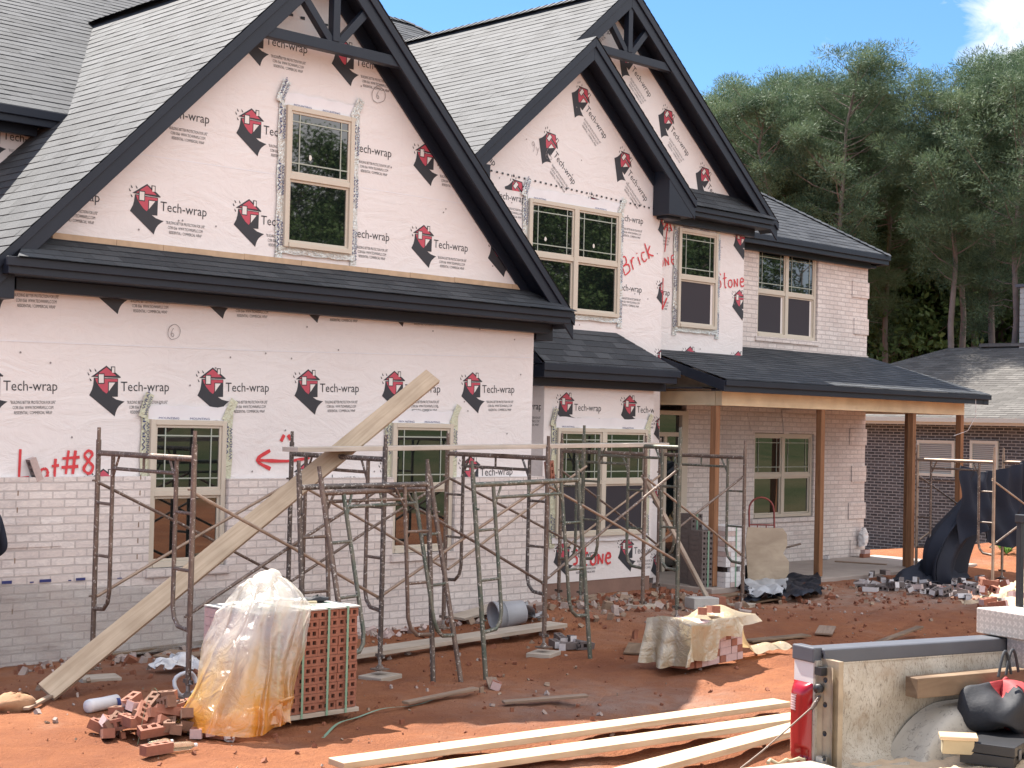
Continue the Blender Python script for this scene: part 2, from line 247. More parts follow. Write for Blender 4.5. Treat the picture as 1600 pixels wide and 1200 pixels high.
class MB:
    def __init__(s): s.v = []; s.f = []; s.m = []; s.uv = []; s.mats = []; s.sm = []
    def mi(s, mat):
        if mat not in s.mats: s.mats.append(mat)
        return s.mats.index(mat)
    def add(s, vs, fs, mat, uvs=None, smooth=False):
        o = len(s.v); s.v += [tuple(p) for p in vs]; k = s.mi(mat)
        for i, f in enumerate(fs):
            s.f.append(tuple(o+j for j in f)); s.m.append(k); s.uv.append(uvs[i] if uvs else None); s.sm.append(smooth)
        return s
    def poly(s, pts, mat, uv=None): return s.add(pts, [tuple(range(len(pts)))], mat, [uv] if uv else None)
    def box(s, a, b, mat, M4=None):
        x0, y0, z0 = a; x1, y1, z1 = b
        vs = [Vector(p) for p in ((x0,y0,z0),(x1,y0,z0),(x1,y1,z0),(x0,y1,z0),(x0,y0,z1),(x1,y0,z1),(x1,y1,z1),(x0,y1,z1))]
        if M4 is not None: vs = [M4 @ p for p in vs]
        return s.add(vs, [(0,3,2,1),(4,5,6,7),(0,1,5,4),(1,2,6,5),(2,3,7,6),(3,0,4,7)], mat)
    def beam(s, p, q, w, h, mat, up=(0,0,1), uo=None):
        p = Vector(p); q = Vector(q); d = (q-p); L = d.length; d.normalize(); up = Vector(up); a = d.cross(up)
        if a.length < 1e-4: a = d.cross(Vector((1,0,0)))
        a.normalize(); b = a.cross(d).normalized(); vs = []
        for t in (p, q):
            for i, j in ((-1,-1),(1,-1),(1,1),(-1,1)): vs.append(t + a*(w/2*i) + b*(h/2*j))
        fs = [(0,3,2,1),(4,5,6,7),(0,1,5,4),(1,2,6,5),(2,3,7,6),(3,0,4,7)]
        k = uo if uo is not None else (p.x*3.7+p.y*1.3+p.z*2.1) % 10
        uvs = [[(k, 0),(k, h),(k+w, h),(k+w, 0)], [(k, 0),(k+w, 0),(k+w, h),(k, h)]]
        for i, wd in enumerate((w, h, w, h)): uvs.append([(k, i*.37+k), (k, i*.37+k+wd), (k+L, i*.37+k+wd), (k+L, i*.37+k)])
        return s.add(vs, fs, mat, uvs)
    def tube(s, pts, r, mat, n=8, caps=True, r2=None):
        pts = [Vector(p) for p in pts]; N = len(pts); vs = []; fs = []; prev = None
        for i, p in enumerate(pts):
            d = (pts[min(i+1, N-1)] - pts[max(i-1, 0)]).normalized()
            if prev is None:
                a = d.cross(Vector((0,0,1)));  a = a if a.length > 1e-3 else d.cross(Vector((1,0,0)))
            else: a = prev - d*prev.dot(d)
            a.normalize(); prev = a; b = d.cross(a)
            rr = r if r2 is None else r + (r2-r)*i/(N-1)
            for k in range(n):
                t = 2*math.pi*k/n; vs.append(p + a*(rr*math.cos(t)) + b*(rr*math.sin(t)))
        for i in range(N-1):
            for k in range(n): fs.append((i*n+k, i*n+(k+1) % n, (i+1)*n+(k+1) % n, (i+1)*n+k))
        s.add(vs, fs, mat, smooth=True)
        if caps: s.add(vs[:n], [tuple(reversed(range(n)))], mat); s.add(vs[-n:], [tuple(range(n))], mat)
        return s
    def lathe(s, prof, mat, n=20, M4=None):
        vs = []; fs = []
        for r, z in prof:
            for k in range(n):
                t = 2*math.pi*k/n; p = Vector((r*math.cos(t), r*math.sin(t), z)); vs.append(M4 @ p if M4 is not None else p)
        for i in range(len(prof)-1):
            for k in range(n): fs.append((i*n+k, i*n+(k+1) % n, (i+1)*n+(k+1) % n, (i+1)*n+k))
        return s.add(vs, fs, mat, smooth=True)
    def prism(s, poly, y0, y1, mat, axis='Y'):
        n = len(poly); f = (lambda a, b, t: (a, t, b)) if axis == 'Y' else ((lambda a, b, t: (t, a, b)) if axis == 'X' else (lambda a, b, t: (a, b, t)))
        vs = [f(a, b, y0) for a, b in poly] + [f(a, b, y1) for a, b in poly]
        return s.add(vs, [tuple(range(n)), tuple(reversed(range(n, 2*n)))] + [(i, i+n, (i+1) % n+n, (i+1) % n) for i in range(n)], mat)
    def grid(s, fn, nu, nv, mat, smooth=True):
        vs = [fn(i/nu, j/nv) for j in range(nv+1) for i in range(nu+1)]; w = nu+1
        return s.add(vs, [(j*w+i, j*w+i+1, (j+1)*w+i+1, (j+1)*w+i) for j in range(nv) for i in range(nu)], mat, smooth=smooth)
    def build(s, name, parent=None, label=None, cat=None, group=None, kind=None, bevel=0, solid=0, fix=True, loc=None):
        me = bpy.data.meshes.new(name); vs = s.v
        if loc is not None: vs = [(x-loc[0], y-loc[1], z-loc[2]) for x, y, z in vs]
        me.from_pydata(vs, [], s.f)
        for k in s.mats: me.materials.append(M[k])
        me.polygons.foreach_set('material_index', s.m); me.polygons.foreach_set('use_smooth', s.sm)
        ul = me.uv_layers.new(name='UVMap')
        for p, uv in zip(me.polygons, s.uv):
            if uv is None:
                nn = p.normal; u = Vector((1,0,0)) if abs(nn.z) > .999 else Vector((-nn.y, nn.x, 0)).normalized(); w = nn.cross(u)
                for li in p.loop_indices:
                    q = Vector(s.v[me.loops[li].vertex_index]); ul.data[li].uv = (q.dot(u), q.dot(w))
            else:
                for li, t in zip(p.loop_indices, uv): ul.data[li].uv = t
        if fix:
            b = bmesh.new(); b.from_mesh(me); bmesh.ops.recalc_face_normals(b, faces=b.faces); b.to_mesh(me); b.free()
        o = bpy.data.objects.new(name, me); S.collection.objects.link(o)
        if loc is not None: o.location = loc
        if bevel:
            md = o.modifiers.new('bevel', 'BEVEL'); md.width = bevel; md.segments = 2; md.limit_method = 'ANGLE'; md.angle_limit = R(40)
        if solid:
            md = o.modifiers.new('solid', 'SOLIDIFY'); md.thickness = solid; md.offset = 0
        if parent is not None:
            o.parent = parent
            if loc is None: o.matrix_parent_inverse = parent.matrix_basis.inverted()
        tag(o, label, cat, group, kind); return o
def tag(o, label=None, cat=None, group=None, kind=None):
    for k, v in (('label', label), ('category', cat), ('group', group), ('kind', kind)):
        if v: o[k] = v
    return o
def empty(name, loc, label, cat, group=None, rz=0):
    o = bpy.data.objects.new(name, None); S.collection.objects.link(o); o.location = loc; o.rotation_euler = (0, 0, rz); o.empty_display_size = .2
    return tag(o, label, cat, group)
def dup(o, parent=None):
    c = o.copy(); S.collection.objects.link(c)
    if parent: c.parent = parent
    for ch in o.children: dup(ch, c)
    return c
def wob(p, s, a): return noise.noise_vector(Vector(p)*s)*a
# 2d clipping against a convex counter-clockwise polygon
def clip(poly, cl):
    out = poly
    for i in range(len(cl)):
        ax, ay = cl[i]; bx, by = cl[(i+1) % len(cl)]
        side = lambda p: (bx-ax)*(p[1]-ay) - (by-ay)*(p[0]-ax)
        inp = out; out = []
        if not inp: return []
        for j in range(len(inp)):
            p = inp[j]; q = inp[(j+1) % len(inp)]; sp = side(p); sq = side(q)
            if sp >= 0: out.append(p)
            if (sp >= 0) != (sq >= 0):
                t = sp/(sp-sq); out.append((p[0]+(q[0]-p[0])*t, p[1]+(q[1]-p[1])*t))
    return out
def ccw(p): return p if sum(p[i][0]*p[(i+1) % len(p)][1]-p[(i+1) % len(p)][0]*p[i][1] for i in range(len(p))) > 0 else p[::-1]
# shingled roof plane: polygon of 3d points, laid in overlapping courses of tabs
def shingles(mb, pts, mat='shingle', exp=.14, tab=.31, lift=.0055):
    P = [Vector(p) for p in pts]; n = (P[1]-P[0]).cross(P[2]-P[0]).normalized()
    if n.z < 0: n = -n
    u = Vector((-n.y, n.x, 0)).normalized(); v = n.cross(u).normalized()
    q = ccw([(p.dot(u), p.dot(v)) for p in P]); off = P[0].dot(n)
    us = [a for a, b in q]; vs = [b for a, b in q]
    to = lambda a, b, h: u*a + v*b + n*(off+h)
    mb.poly([to(a, b, -.002) for a, b in q], mat)
    for j in range(math.floor(min(vs)/exp), math.ceil(max(vs)/exp)):
        b0, b1 = j*exp, (j+1)*exp; rr = random.Random(j*7919+13); o = rr.random()*tab
        i = math.floor((min(us)-o)/tab); a = i*tab+o
        while a < max(us):
            wdt = tab*(.55+.9*rr.random()); a2 = a+wdt; hi = lift*(1+.55*(rr.random() > .5)); sl_ = rr.random()*.008*0
            c = clip([(a, b0), (a2, b0), (a2, b1), (a, b1)], q)
            if len(c) >= 3:
                top = [to(x, y, hi*(1-.8*(y-b0)/exp)) for x, y in c]
                mb.poly(top, mat, [(x, y) for x, y in c])
                for k in range(len(c)):
                    p1, p2 = c[k], c[(k+1) % len(c)]
                    if abs(p1[1]-b0) < 1e-5 and abs(p2[1]-b0) < 1e-5:
                        mb.poly([to(*p1, 0), to(*p2, 0), top[(k+1) % len(c)], top[k]], mat)
            a = a2

# ------------------------------------------------------------------ the ground
def sstep(a, b, x):
    t = max(0, min(1, (x-a)/(b-a))); return t*t*(3-2*t)
def gauss(x, y, cx, cy, r): return math.exp(-((x-cx)**2+(y-cy)**2)/(r*r))
def height(x, y):
    z = .16*gauss(x, y, 14.4, 12.5, 1.3) + .10*gauss(x, y, 13.2, 13.0, .8) + .10*gauss(x, y, 16.0, 13.3, .9)
    z += .20*gauss(x, y, 21.4, 10.2, 1.0) - .04
    z -= .75*sstep(25.6, 33, x)
    z += .55*gauss(x, y, 29.5, 15.0, 2.4)
    # grassy rise across the lot, beyond the clay
    d = (x-27)*.5 - (y+1)*.86
    z += 5.0*sstep(3, 42, d) if y < 6 else 0
    if 1 < x < 32 and -6 < y < 18:
        z += wob((x, y, 0), .7, .035).z + wob((x, y, 3), 2.6, .022).z + wob((x, y, 7), 7, .016).z - .035*max(0, 1-abs(y-8.2-.25*(x-9)+wob((x, 0, 5), .5, .3).x)/.16) - .03*max(0, 1-abs(y-9.0-.25*(x-9)+wob((x, 0, 8), .5, .3).x)/.14)
    return z
def make_ground():
    def axis(a, b, st, lo, hi):
        c = [a + i*st for i in range(int((b-a)/st)+1)]; d = st; x = c[-1]
        while x < hi: d *= 1.22; x += d; c.append(x)
        d = st; x = c[0]; pre = []
        while x > lo: d *= 1.22; x -= d; pre.append(x)
        return pre[::-1]+c
    xs = axis(4.5, 25.5, .075, -400, 700); ys = axis(3.5, 15.5, .075, -400, 700)
    me = bpy.data.meshes.new('ground'); vs = []; dust = []; gr = []
    for y in ys:
        for x in xs:
            vs.append((x, y, height(x, y)))
            du = .35*gauss(x, y, 9.6, 9.1, 1.0) + .6*gauss(x, y, 20.0, 11.9, 1.5)+.6*gauss(x, y, 22, 11.6, 1.6) + .4*gauss(x, y, 18.0, 12.6, 1.4) + .6*gauss(x, y, 14.6, 12.6, 1.1) + .35*gauss(x, y, 8, 12.9, 1.5) + .35*gauss(x, y, 10.5, 8.9, .9) + 0
            dust.append(min(1, du))
            d = (x-27)*.5 - (y+1)*.86
            gr.append(max(sstep(2, 9, d) if y < 6 else 0, sstep(34, 46, x)*sstep(20, 30, y)))
    w = len(xs); me.from_pydata(vs, [], [(j*w+i, j*w+i+1, (j+1)*w+i+1, (j+1)*w+i) for j in range(len(ys)-1) for i in range(w-1)])
    me.materials.append(M['clay']); me.polygons.foreach_set('use_smooth', [True]*len(me.polygons))
    for nm, dat in (('dust', dust), ('grassy', gr)):
        a = me.attributes.new(nm, 'FLOAT', 'POINT'); a.data.foreach_set('value', dat)
    o = bpy.data.objects.new('ground', me); S.collection.objects.link(o); tag(o, kind='structure')
make_ground()

# ------------------------------------------------------------------ printed house wrap
_txt = {}
def text_tris(body):
    if body in _txt: return _txt[body]
    c = bpy.data.curves.new('t', 'FONT'); c.body = body; c.resolution_u = 2; c.size = 1
    o = bpy.data.objects.new('t', c); S.collection.objects.link(o)
    me = o.evaluated_get(bpy.context.evaluated_depsgraph_get()).to_mesh()
    me.calc_loop_triangles(); pts = [(v.co.x, v.co.y) for v in me.vertices]; tr = [[pts[i] for i in t.vertices] for t in me.loop_triangles]
    o.to_mesh_clear(); bpy.data.objects.remove(o); bpy.data.curves.remove(c)
    x0 = min(p[0] for p in pts); x1 = max(p[0] for p in pts)
    tr = [[((p[0]-x0)/(x1-x0), p[1]/.70) for p in t] for t in tr]       # width 1, capital height about 1
    _txt[body] = tr; return tr
def tess(poly):
    from mathutils.geometry import tessellate_polygon
    return [[poly[i] for i in t] for t in tessellate_polygon([[Vector((a, b, 0)) for a, b in poly]])]
_logo = None
def logo():
    global _logo
    if _logo: return _logo
    K = lambda l: [((x-410)*.000745, -(y-105)*.000703) for x, y in l]; o = []
    def P(mat, lay, l): o.extend((mat, lay, t) for t in tess(K(l)))
    B, RD, WH = 'print_black', 'print_red', 'print_white'
    P(B, 1, [(410,102),(500,170),(560,208),(628,262),(618,274),(185,262)]); P(RD, 2, [(410,126),(560,245),(245,248)])
    P(B, 1, [(478,112),(542,112),(542,212),(478,212)]); P(WH, 3, [(491,125),(529,125),(529,202),(491,202)])
    P(B, 1, [(226,274),(586,280),(584,540),(497,542),(560,580),(640,600),(686,608),(640,640),(600,676),(572,715),(553,760),(538,820),(160,520),(200,440),(216,380),(224,320)])
    P(RD, 2, [(244,286),(576,290),(576,326),(436,328),(434,470),(412,496),(360,460),(300,390),(262,330)])
    P(B, 3, [(284,212),(382,212),(382,360),(284,360)]); P(WH, 4, [(297,226),(369,226),(369,346),(297,346)])
    P(WH, 4, [(446,340),(540,340),(446,462)])
    for x, y in ((160,145),(235,142),(133,195),(163,275)): P(B, 1, [(x,y),(x+16,y+18),(x+32,y+42),(x+20,y+50),(x+6,y+34)])
    def T(body, x0, x1, yb, capz):
        for t in text_tris(body): o.append((B, 1, [((x0+p[0]*(x1-x0)-410)*.000745, -(yb-105-p[1]*capz)*.000703) for p in t]))
    T('Tech-wrap', 628, 1372, 460, 138); T('"BUILDING BETTER PROTECTION FOR LIFE"', 722, 1350, 640, 43); T('CCRR 0566  WWW.TECHWRAPLLC.COM', 755, 1315, 710, 43); T('RESIDENTIAL / COMMERCIAL WRAP', 775, 1300, 780, 43)
    _logo = o; return o
class Wall:
    """flat wrapped wall; 2d coords (a, z); face at plane, printed matter 2 mm steps proud of it"""
    def __init__(s, Y=None, X=None): s.Y = Y; s.X = X; s.mb = MB(); s.regs = []
    def p(s, a, z, h=0): return (a, s.Y-h, z) if s.X is None else (s.X-h, a, z)
    def region(s, poly, t=.06):
        q = ccw(poly); s.regs.append(q); n = len(q)
        if s.X is None: s.mb.prism(q, s.Y, s.Y+t, 'wrap', 'Y')
        else: s.mb.prism(q, s.X, s.X+t, 'wrap', 'X')
    def nails(s, n, seed):
        r_ = random.Random(seed)
        for _ in range(n):
            q = r_.choice(s.regs); a = r_.uniform(min(p[0] for p in q), max(p[0] for p in q)); b = r_.uniform(min(p[1] for p in q), max(p[1] for p in q))
            o = [(a+.011*math.cos(k*1.047), b+.011*math.sin(k*1.047)) for k in range(6)]
            for k in range(1, 5): s.put('pen_grey', 4.6, [o[0], o[k], o[k+1]])
    def put(s, mat, lay, tri):
        for r in s.regs:
            if max(p[0] for p in tri) < min(q[0] for q in r) or min(p[0] for p in tri) > max(q[0] for q in r) or max(p[1] for p in tri) < min(q[1] for q in r) or min(p[1] for p in tri) > max(q[1] for q in r): continue
            c = clip(tri, r)
            if len(c) >= 3: s.mb.poly([s.p(a, z, .0015+.0012*lay) for a, z in c], mat)
    def logo(s, x, z, rot=0, sc=1, mir=False):
        ca, sa = math.cos(rot), math.sin(rot)
        for mat, lay, t in logo():
            s.put(mat, lay, [(x+sc*(p[0]*ca-p[1]*sa)*(-1 if mir else 1), z+sc*(p[0]*sa+p[1]*ca)) for p in t])
    def lattice(s, x, z, px, pz, tilt, i0, i1, j0, j1, rot=0):
        for j in range(j0, j1+1):
            for i in range(i0, i1+1):
                a = i*px; b = j*pz; ca, sa = math.cos(rot), math.sin(rot)
                s.logo(x+a*ca-b*sa, z+a*(sa+tilt*ca)+b*ca, rot+tilt)
    def stroke(s, pts, w, mat='spray_red', lay=5, jit=.25):
        L = []; s.ns = getattr(s, 'ns', 0)+1; lay = lay+.45*(s.ns % 12)
        for i in range(len(pts)):
            a = pts[max(i-1, 0)]; b = pts[min(i+1, len(pts)-1)]; dx, dz = b[0]-a[0], b[1]-a[1]; l = math.hypot(dx, dz) or 1
            ww = w*(1+jit*(rnd.random()-.5)*2)/2; L.append(((pts[i][0]-dz/l*ww, pts[i][1]+dx/l*ww), (pts[i][0]+dz/l*ww, pts[i][1]-dx/l*ww)))
        for q in range(len(L)-1): s.put(mat, lay+.02*q, [L[q][0], L[q][1], L[q+1][1]]); s.put(mat, lay+.02*q, [L[q][0], L[q+1][1], L[q+1][0]])
    def word(s, strokes, x, z, sc, w, slant=0, rot=0, mat='spray_red'):
        ca, sa = math.cos(rot), math.sin(rot)
        for st in strokes:
            pts = smooth([(x+sc*(((a+slant*b)*ca)-b*sa), z+sc*(b*ca+(a+slant*b)*sa)) for a, b in st]); s.stroke(pts, w, mat)
def smooth(p, k=4):
    if len(p) < 3: return p
    o = []
    for i in range(len(p)-1):
        p0, p1, p2, p3 = p[max(i-1, 0)], p[i], p[i+1], p[min(i+2, len(p)-1)]
        for j in range(k):
            t = j/k; o.append(tuple(.5*((2*p1[d])+(-p0[d]+p2[d])*t+(2*p0[d]-5*p1[d]+4*p2[d]-p3[d])*t*t+(-p0[d]+3*p1[d]-3*p2[d]+p3[d])*t**3) for d in (0, 1)))
    return o+[p[-1]]
# hand-sprayed letters, unit height, each a list of strokes
GL = {'B': (.62, [[(0,0),(0,1)], [(0,1),(.45,.95),(.42,.6),(.05,.52),(.5,.45),(.5,.08),(0,0)]]), 'r': (.5, [[(.05,0),(.08,.6)], [(.08,.4),(.25,.62),(.42,.58)]]), 'i': (.25, [[(.1,0),(.1,.5)], [(.1,.68),(.12,.74)]]),
 'c': (.45, [[(.4,.5),(.15,.55),(.03,.28),(.15,.02),(.42,.08)]]), 'k': (.5, [[(.05,0),(.05,.95)], [(.42,.65),(.08,.32),(.45,0)]]), 'S': (.55, [[(.5,.85),(.3,1),(.08,.85),(.2,.6),(.42,.4),(.4,.08),(.05,0)]]), 't': (.45, [[(.22,1),(.2,.1),(.35,0)], [(.02,.62),(.42,.66)]]),
 'o': (.5, [[(.25,.5),(.05,.4),(.05,.1),(.25,0),(.42,.15),(.4,.42),(.25,.5)]]), 'n': (.55, [[(.05,0),(.05,.55)], [(.05,.5),(.4,.02)], [(.4,.02),(.42,.55)]]), 'e': (.5, [[(.06,.3),(.4,.34),(.34,.55),(.12,.52),(.04,.2),(.2,0),(.45,.06)]]),
 'L': (.55, [[(.05,1),(.03,0)], [(.03,.0),(.4,.05)]]), '#': (.8, [[(.28,1),(.18,0)], [(.6,1),(.5,0)], [(.0,.66),(.8,.72)], [(-.03,.28),(.75,.33)]]), '8': (.6, [[(.5,.85),(.3,1),(.1,.8),(.3,.55),(.52,.3),(.35,.02),(.08,.2),(.25,.5),(.5,.85)]]),
 '6': (.5, [[(.35,1),(.1,.55),(.08,.2),(.25,0),(.42,.2),(.25,.42),(.08,.3)]]), '9': (.5, [[(.4,.8),(.2,1),(.06,.75),(.22,.58),(.4,.8),(.36,.3),(.2,0)]]), 'y': (.5, [[(.05,.55),(.2,.2)], [(.42,.55),(.1,-.3)]]), 's': (.4, [[(.34,.5),(.1,.5),(.1,.32),(.32,.2),(.26,.0),(.02,.04)]])}
def word(wl, text, x, z, h, w, rot=0, mat='spray_red', gap=.12):
    cx = 0
    for ch in text:
        if ch == ' ': cx += .4; continue
        a, st = GL[ch]; wl.word([[(p[0]+cx, p[1]) for p in s_] for s_ in st], x, z, h, w, 0, rot, mat); cx += a+gap

# ------------------------------------------------------------------ the house under construction
HOUSE = empty('unfinished_house', (15, 16, 0), 'unfinished two storey house with printed white wrap, whitewashed brick and black trim', 'house')
# windows: casing, sashes, grille, pane, screen, tape
def window(x0, x1, z0, z1, Y, units=1, lower='glass', tape=None, label=None, swing=0, sticker=True, seed=1):
    rr = random.Random(seed); f = MB(); g = MB(); gr = MB(); sc = MB(); cw = .055; Yf = Y-.05
    f.box((x0, Yf, z0), (x0+cw, Y, z1), 'window_frame'); f.box((x1-cw, Yf, z0), (x1, Y, z1), 'window_frame'); f.box((x0+cw, Yf, z1-cw), (x1-cw, Y, z1), 'window_frame'); f.box((x0+cw, Yf-.015, z0), (x1-cw, Y, z0+cw), 'window_frame')
    uw = (x1-x0-2*cw - (units-1)*.09)/units; zm = z0+(z1-z0)*.5
    for k in range(units):
        a = x0+cw+k*(uw+.09); b = a+uw
        if k: f.box((a-.09, Yf-.004, z0+cw), (a, Y, z1-cw), 'window_frame')
        f.box((a, Yf+.004, zm-.03), (b, Y-.004, zm+.03), 'window_frame')
        for s0, s1, yy in ((zm+.03, z1-cw, Yf+.016), (z0+cw, zm-.03, Yf+.028)):
            t = .028
            f.box((a, yy, s0), (a+t, Y-.002, s1), 'window_frame'); f.box((b-t, yy, s0), (b, Y-.002, s1), 'window_frame'); f.box((a+t, yy, s1-t), (b-t, Y-.002, s1), 'window_frame'); f.box((a+t, yy, s0), (b-t, Y-.002, s0+t), 'window_frame')
        a2, b2 = a+.028, b-.028; u0, u1 = zm+.058, z1-cw-.028; yg = Yf+.03
        g.poly([(a2, yg, u0), (b2, yg, u0), (b2, yg, u1), (a2, yg, u1)], 'glass')
        gy = yg-.004
        for fx in (.13, .87): x = a2+(b2-a2)*fx; gr.box((x-.007, gy-.004, u0), (x+.007, gy, u1), 'muntin')
        for fz in (.15, .87): z = u0+(u1-u0)*fz; gr.box((a2, gy-.0055, z-.007), (b2, gy-.0015, z+.007), 'muntin')
        l0, l1 = z0+cw+.028, zm-.058; yl = Yf+.042
        if lower == 'glass': g.poly([(a2, yl, l0), (b2, yl, l0), (b2, yl, l1), (a2, yl, l1)], 'glass')
        else:
            sx = b2-.06 if rr.random() < .7 else b2
            sc.poly([(a2, yl-.006, l0), (sx, yl-.006, l0), (sx, yl-.006, l1), (a2, yl-.006, l1)], 'insect_screen')
            if sx < b2: g.poly([(sx, yl, l0), (b2, yl, l0), (b2, yl, l1), (sx, yl, l1)], 'print_white')
        if sticker:
            cx, cz = a2+(b2-a2)*(.25+.3*rr.random()), u0+(u1-u0)*.28
            gr.poly([(cx+.022*math.cos(t)*(.8+.4*rr.random()), gy-.007, cz+.032*math.sin(t)) for t in [i*.7 for i in range(9)]], 'sticker')
    w = f.build('window', HOUSE, bevel=.004, label=label); g.build('pane', w); gr.build('grille', w)
    if sc.f: sc.build('insect_screen', w)
    if tape:
        t = MB(); base, = [tape]
        def strip(p, q, wd, mat, n=14, txt=None):
            p = Vector(p); q = Vector(q); d = q-p; s_ = Vector((-d.z, 0, d.x)).normalized()
            nn = max(3, int(d.length/.06))
            t.grid(lambda u, v: p + d*v + s_*((u-.5)*wd*(1+.12*math.sin(v*23+seed))) + Vector((0, -.006-.007*abs(math.sin(v*31+u*5+seed))-.006*rr.random(), 0)), 4, nn, mat)
            if txt:
                L = d.length; dn = d.normalized(); reps = max(1, int(L/.55))
                for k in range(reps):
                    o = p + dn*(L*(k+.12)/reps); ln = min(.34, L/reps*.8)
                    for wi, wordt in enumerate(('WINDOW', 'WRAP')):
                        for tri in text_tris(wordt): t.poly([o + dn*(pt[0]*ln+.05*wi) + s_*((pt[1]*.8-1.0+wi*1.1)*.042) + Vector((0, -.021, 0)) for pt in tri], 'tape_blue')
        e = .045
        strip((x0-e, Y, z0-.14), (x0-e, Y, z1+.16), .10, base, txt=1); strip((x1+e, Y, z0-.14), (x1+e, Y, z1+.10), .09, base, txt=1)
        strip((x0-.06, Y-.012, z0-.035), (x1+.06, Y-.012, z0-.035), .08, base if tape == 'foil' else 'flash_film', txt=None)
        strip((x0-.02, Y-.004, z1+.07), (x1+.02, Y-.004, z1+.07), .15, 'flash_film')
        strip((x0-.10, Y-.016, z1+.02), (x0-.03+.06*rr.random(), Y-.016, z1+.26), .09, base, txt=1); strip((x1-.02, Y-.016, z1-.0), (x1+.1, Y-.016, z1+.22), .09, base)
        nn = 7
        for k in range(nn):
            for tri in text_tris('MOUNTING'): t.poly([(x0+.1+(x1-x0-.5)*.9*(k > 3)+pt[0]*.24, Y-.022-.0003*k, z1+.005+pt[1]*.022) for pt in tri], 'tape_blue') if k in (2, 5) else None
        t.build('flashing_tape', w, fix=False)
    return w

def build_walls():
    # garage front, lower and gable
    g = Wall(Y=13.7)
    g.region([(6.60, 1.4), (13.85, 1.4), (13.85, 3.56), (6.60, 3.56)])
    g.lattice(7.83, 2.83, 1.243, 1.02, .027, -1, 4, -1, 1)
    word(g, 'L', 6.93, 1.72, .28, .03); word(g, 'ot', 7.15, 1.72, .19, .028); word(g, '#8', 7.38, 1.76, .23, .028)
    g.stroke(smooth([(10.36, 1.92), (10.05, 1.885), (9.68, 1.895)]), .035); g.stroke(smooth([(9.83, 2.0), (9.66, 1.895), (9.84, 1.80)]), .035); g.stroke([(9.97, 2.10), (10.01, 2.17)], .05); g.stroke([(10.06, 2.17), (10.10, 2.12)], .05)
    word(g, '6', 8.55, 3.16, .09, .006, mat='pen_grey'); g.stroke(smooth([(8.56, 3.13), (8.64, 3.16), (8.66, 3.24), (8.60, 3.29), (8.53, 3.25), (8.52, 3.17), (8.56, 3.13)]), .006, 'pen_grey')
    g.stroke([(6.62, 3.02), (9.6, 3.07), (13.84, 3.19)], .012, 'flash_film', .2); g.nails(26, 1); g.mb.build('wrapped_wall', HOUSE, fix=False, label='printed white wrap on the lower garage front above the brick')
    u = Wall(Y=13.7)
    u.region([(6.95, 3.56), (13.72, 3.56), (13.72, 4.0), (10.34, 7.36), (6.95, 4.0)])
    u.lattice(8.229, 4.69, 1.243, .975, -.004, -1, 4, -1, 2)
    word(u, '6', 11.18, 6.05, .09, .006, mat='pen_grey'); u.stroke(smooth([(11.2, 6.0), (11.3, 6.05), (11.3, 6.15), (11.2, 6.2), (11.12, 6.12), (11.13, 6.03), (11.2, 6.0)]), .006, 'pen_grey')
    for k in range(9): u.stroke([(9.6+k*.16, 6.78-.005*k), (9.66+k*.16, 6.78-.005*k)], .03, 'print_black', 2)
    for k in range(16): u.stroke([(7.6+rnd.random()*5.4, 4.3+rnd.random()*1.5)]*1 + [], .02) if 0 else None
    u.stroke([(7.9, 4.98), (10.3, 5.0), (12.7, 5.0)], .012, 'flash_film', .2); u.nails(40, 2); u.mb.build('wrapped_wall', HOUSE, fix=False, label='printed wrap filling the garage gable triangle')
    # garage sides
    s = MB(); s.box((6.61, 13.76, -.1), (6.70, 16.1, 3.9), 'wrap'); s.build('wrapped_wall', HOUSE); s = MB(); s.box((13.75, 13.76, -.1), (13.84, 14.9, 4.4), 'wrap'); s.build('wrapped_wall', HOUSE)
    # bay
    b = Wall(Y=14.6); b.region([(14.99, .18), (17.29, .18), (17.29, 2.98), (14.99, 2.98)]); b.lattice(15.424, 2.80, 1.328, 1.02, .0, -1, 1, -2, 0)
    word(b, 'S', 15.62, .42, .2, .03); word(b, 'T', 0, 0, 0, 0) if 0 else None
    for ch, x in (('t', 15.82), ('o', 15.98), ('n', 16.13), ('e', 16.29)): word(b, ch, x, .40, .26, .032)
    b.mb.build('wrapped_wall', HOUSE, fix=False, label='printed wrap on the bay under the low hip roof')
    r = Wall(X=14.99); r.region([(14.66, .18), (14.9, .18), (14.9, 2.98), (14.66, 2.98)]); r.mb.box((17.20, 14.66, .0), (17.285, 14.9, 2.95), 'wrap')
    r.logo(15.36, 2.80, mir=True); r.logo(15.36, 1.78, mir=True); r.mb.build('wrapped_wall', HOUSE, fix=False, label='short side of the bay')
    f = MB(); f.box((15.0, 14.61, -.25), (17.28, 14.89, .178), 'foundation'); f.build('foundation', HOUSE)
    # middle gable wall, runs from the ground to the small gable
    mWal = Wall(Y=14.9); mWal.region([(13.86, .1), (17.78, .1), (17.78, 5.52), (13.86, 5.52)])
    mWal.lattice(15.352, 5.62, 1.246, 1.02, -.01, -2, 2, -5, 0)
    word(mWal, 'Brick', 16.93, 4.56, .26, .022, .5)
    mWal.nails(24, 5); mWal.mb.build('wrapped_wall', HOUSE, fix=False, label='printed wrap of the middle bay with BRICK sprayed in red')
    t = Wall(Y=14.9); t.region([(13.7, 5.52), (17.78, 5.52), (17.78, 5.86), (15.82, 7.58), (13.7, 5.78)]); t.lattice(15.404, 6.40, 1.228, .98, 0, -3, 3, -2, 2, R(-40.5))
    for k in range(36): x = 13.95+k*.105; zz = 5.73-.004*k; [t.put('print_black', 6, q_) for q_ in ([(x, zz), (x+.035, zz), (x+.035, zz+.025)], [(x, zz), (x+.035, zz+.025), (x, zz+.025)])]
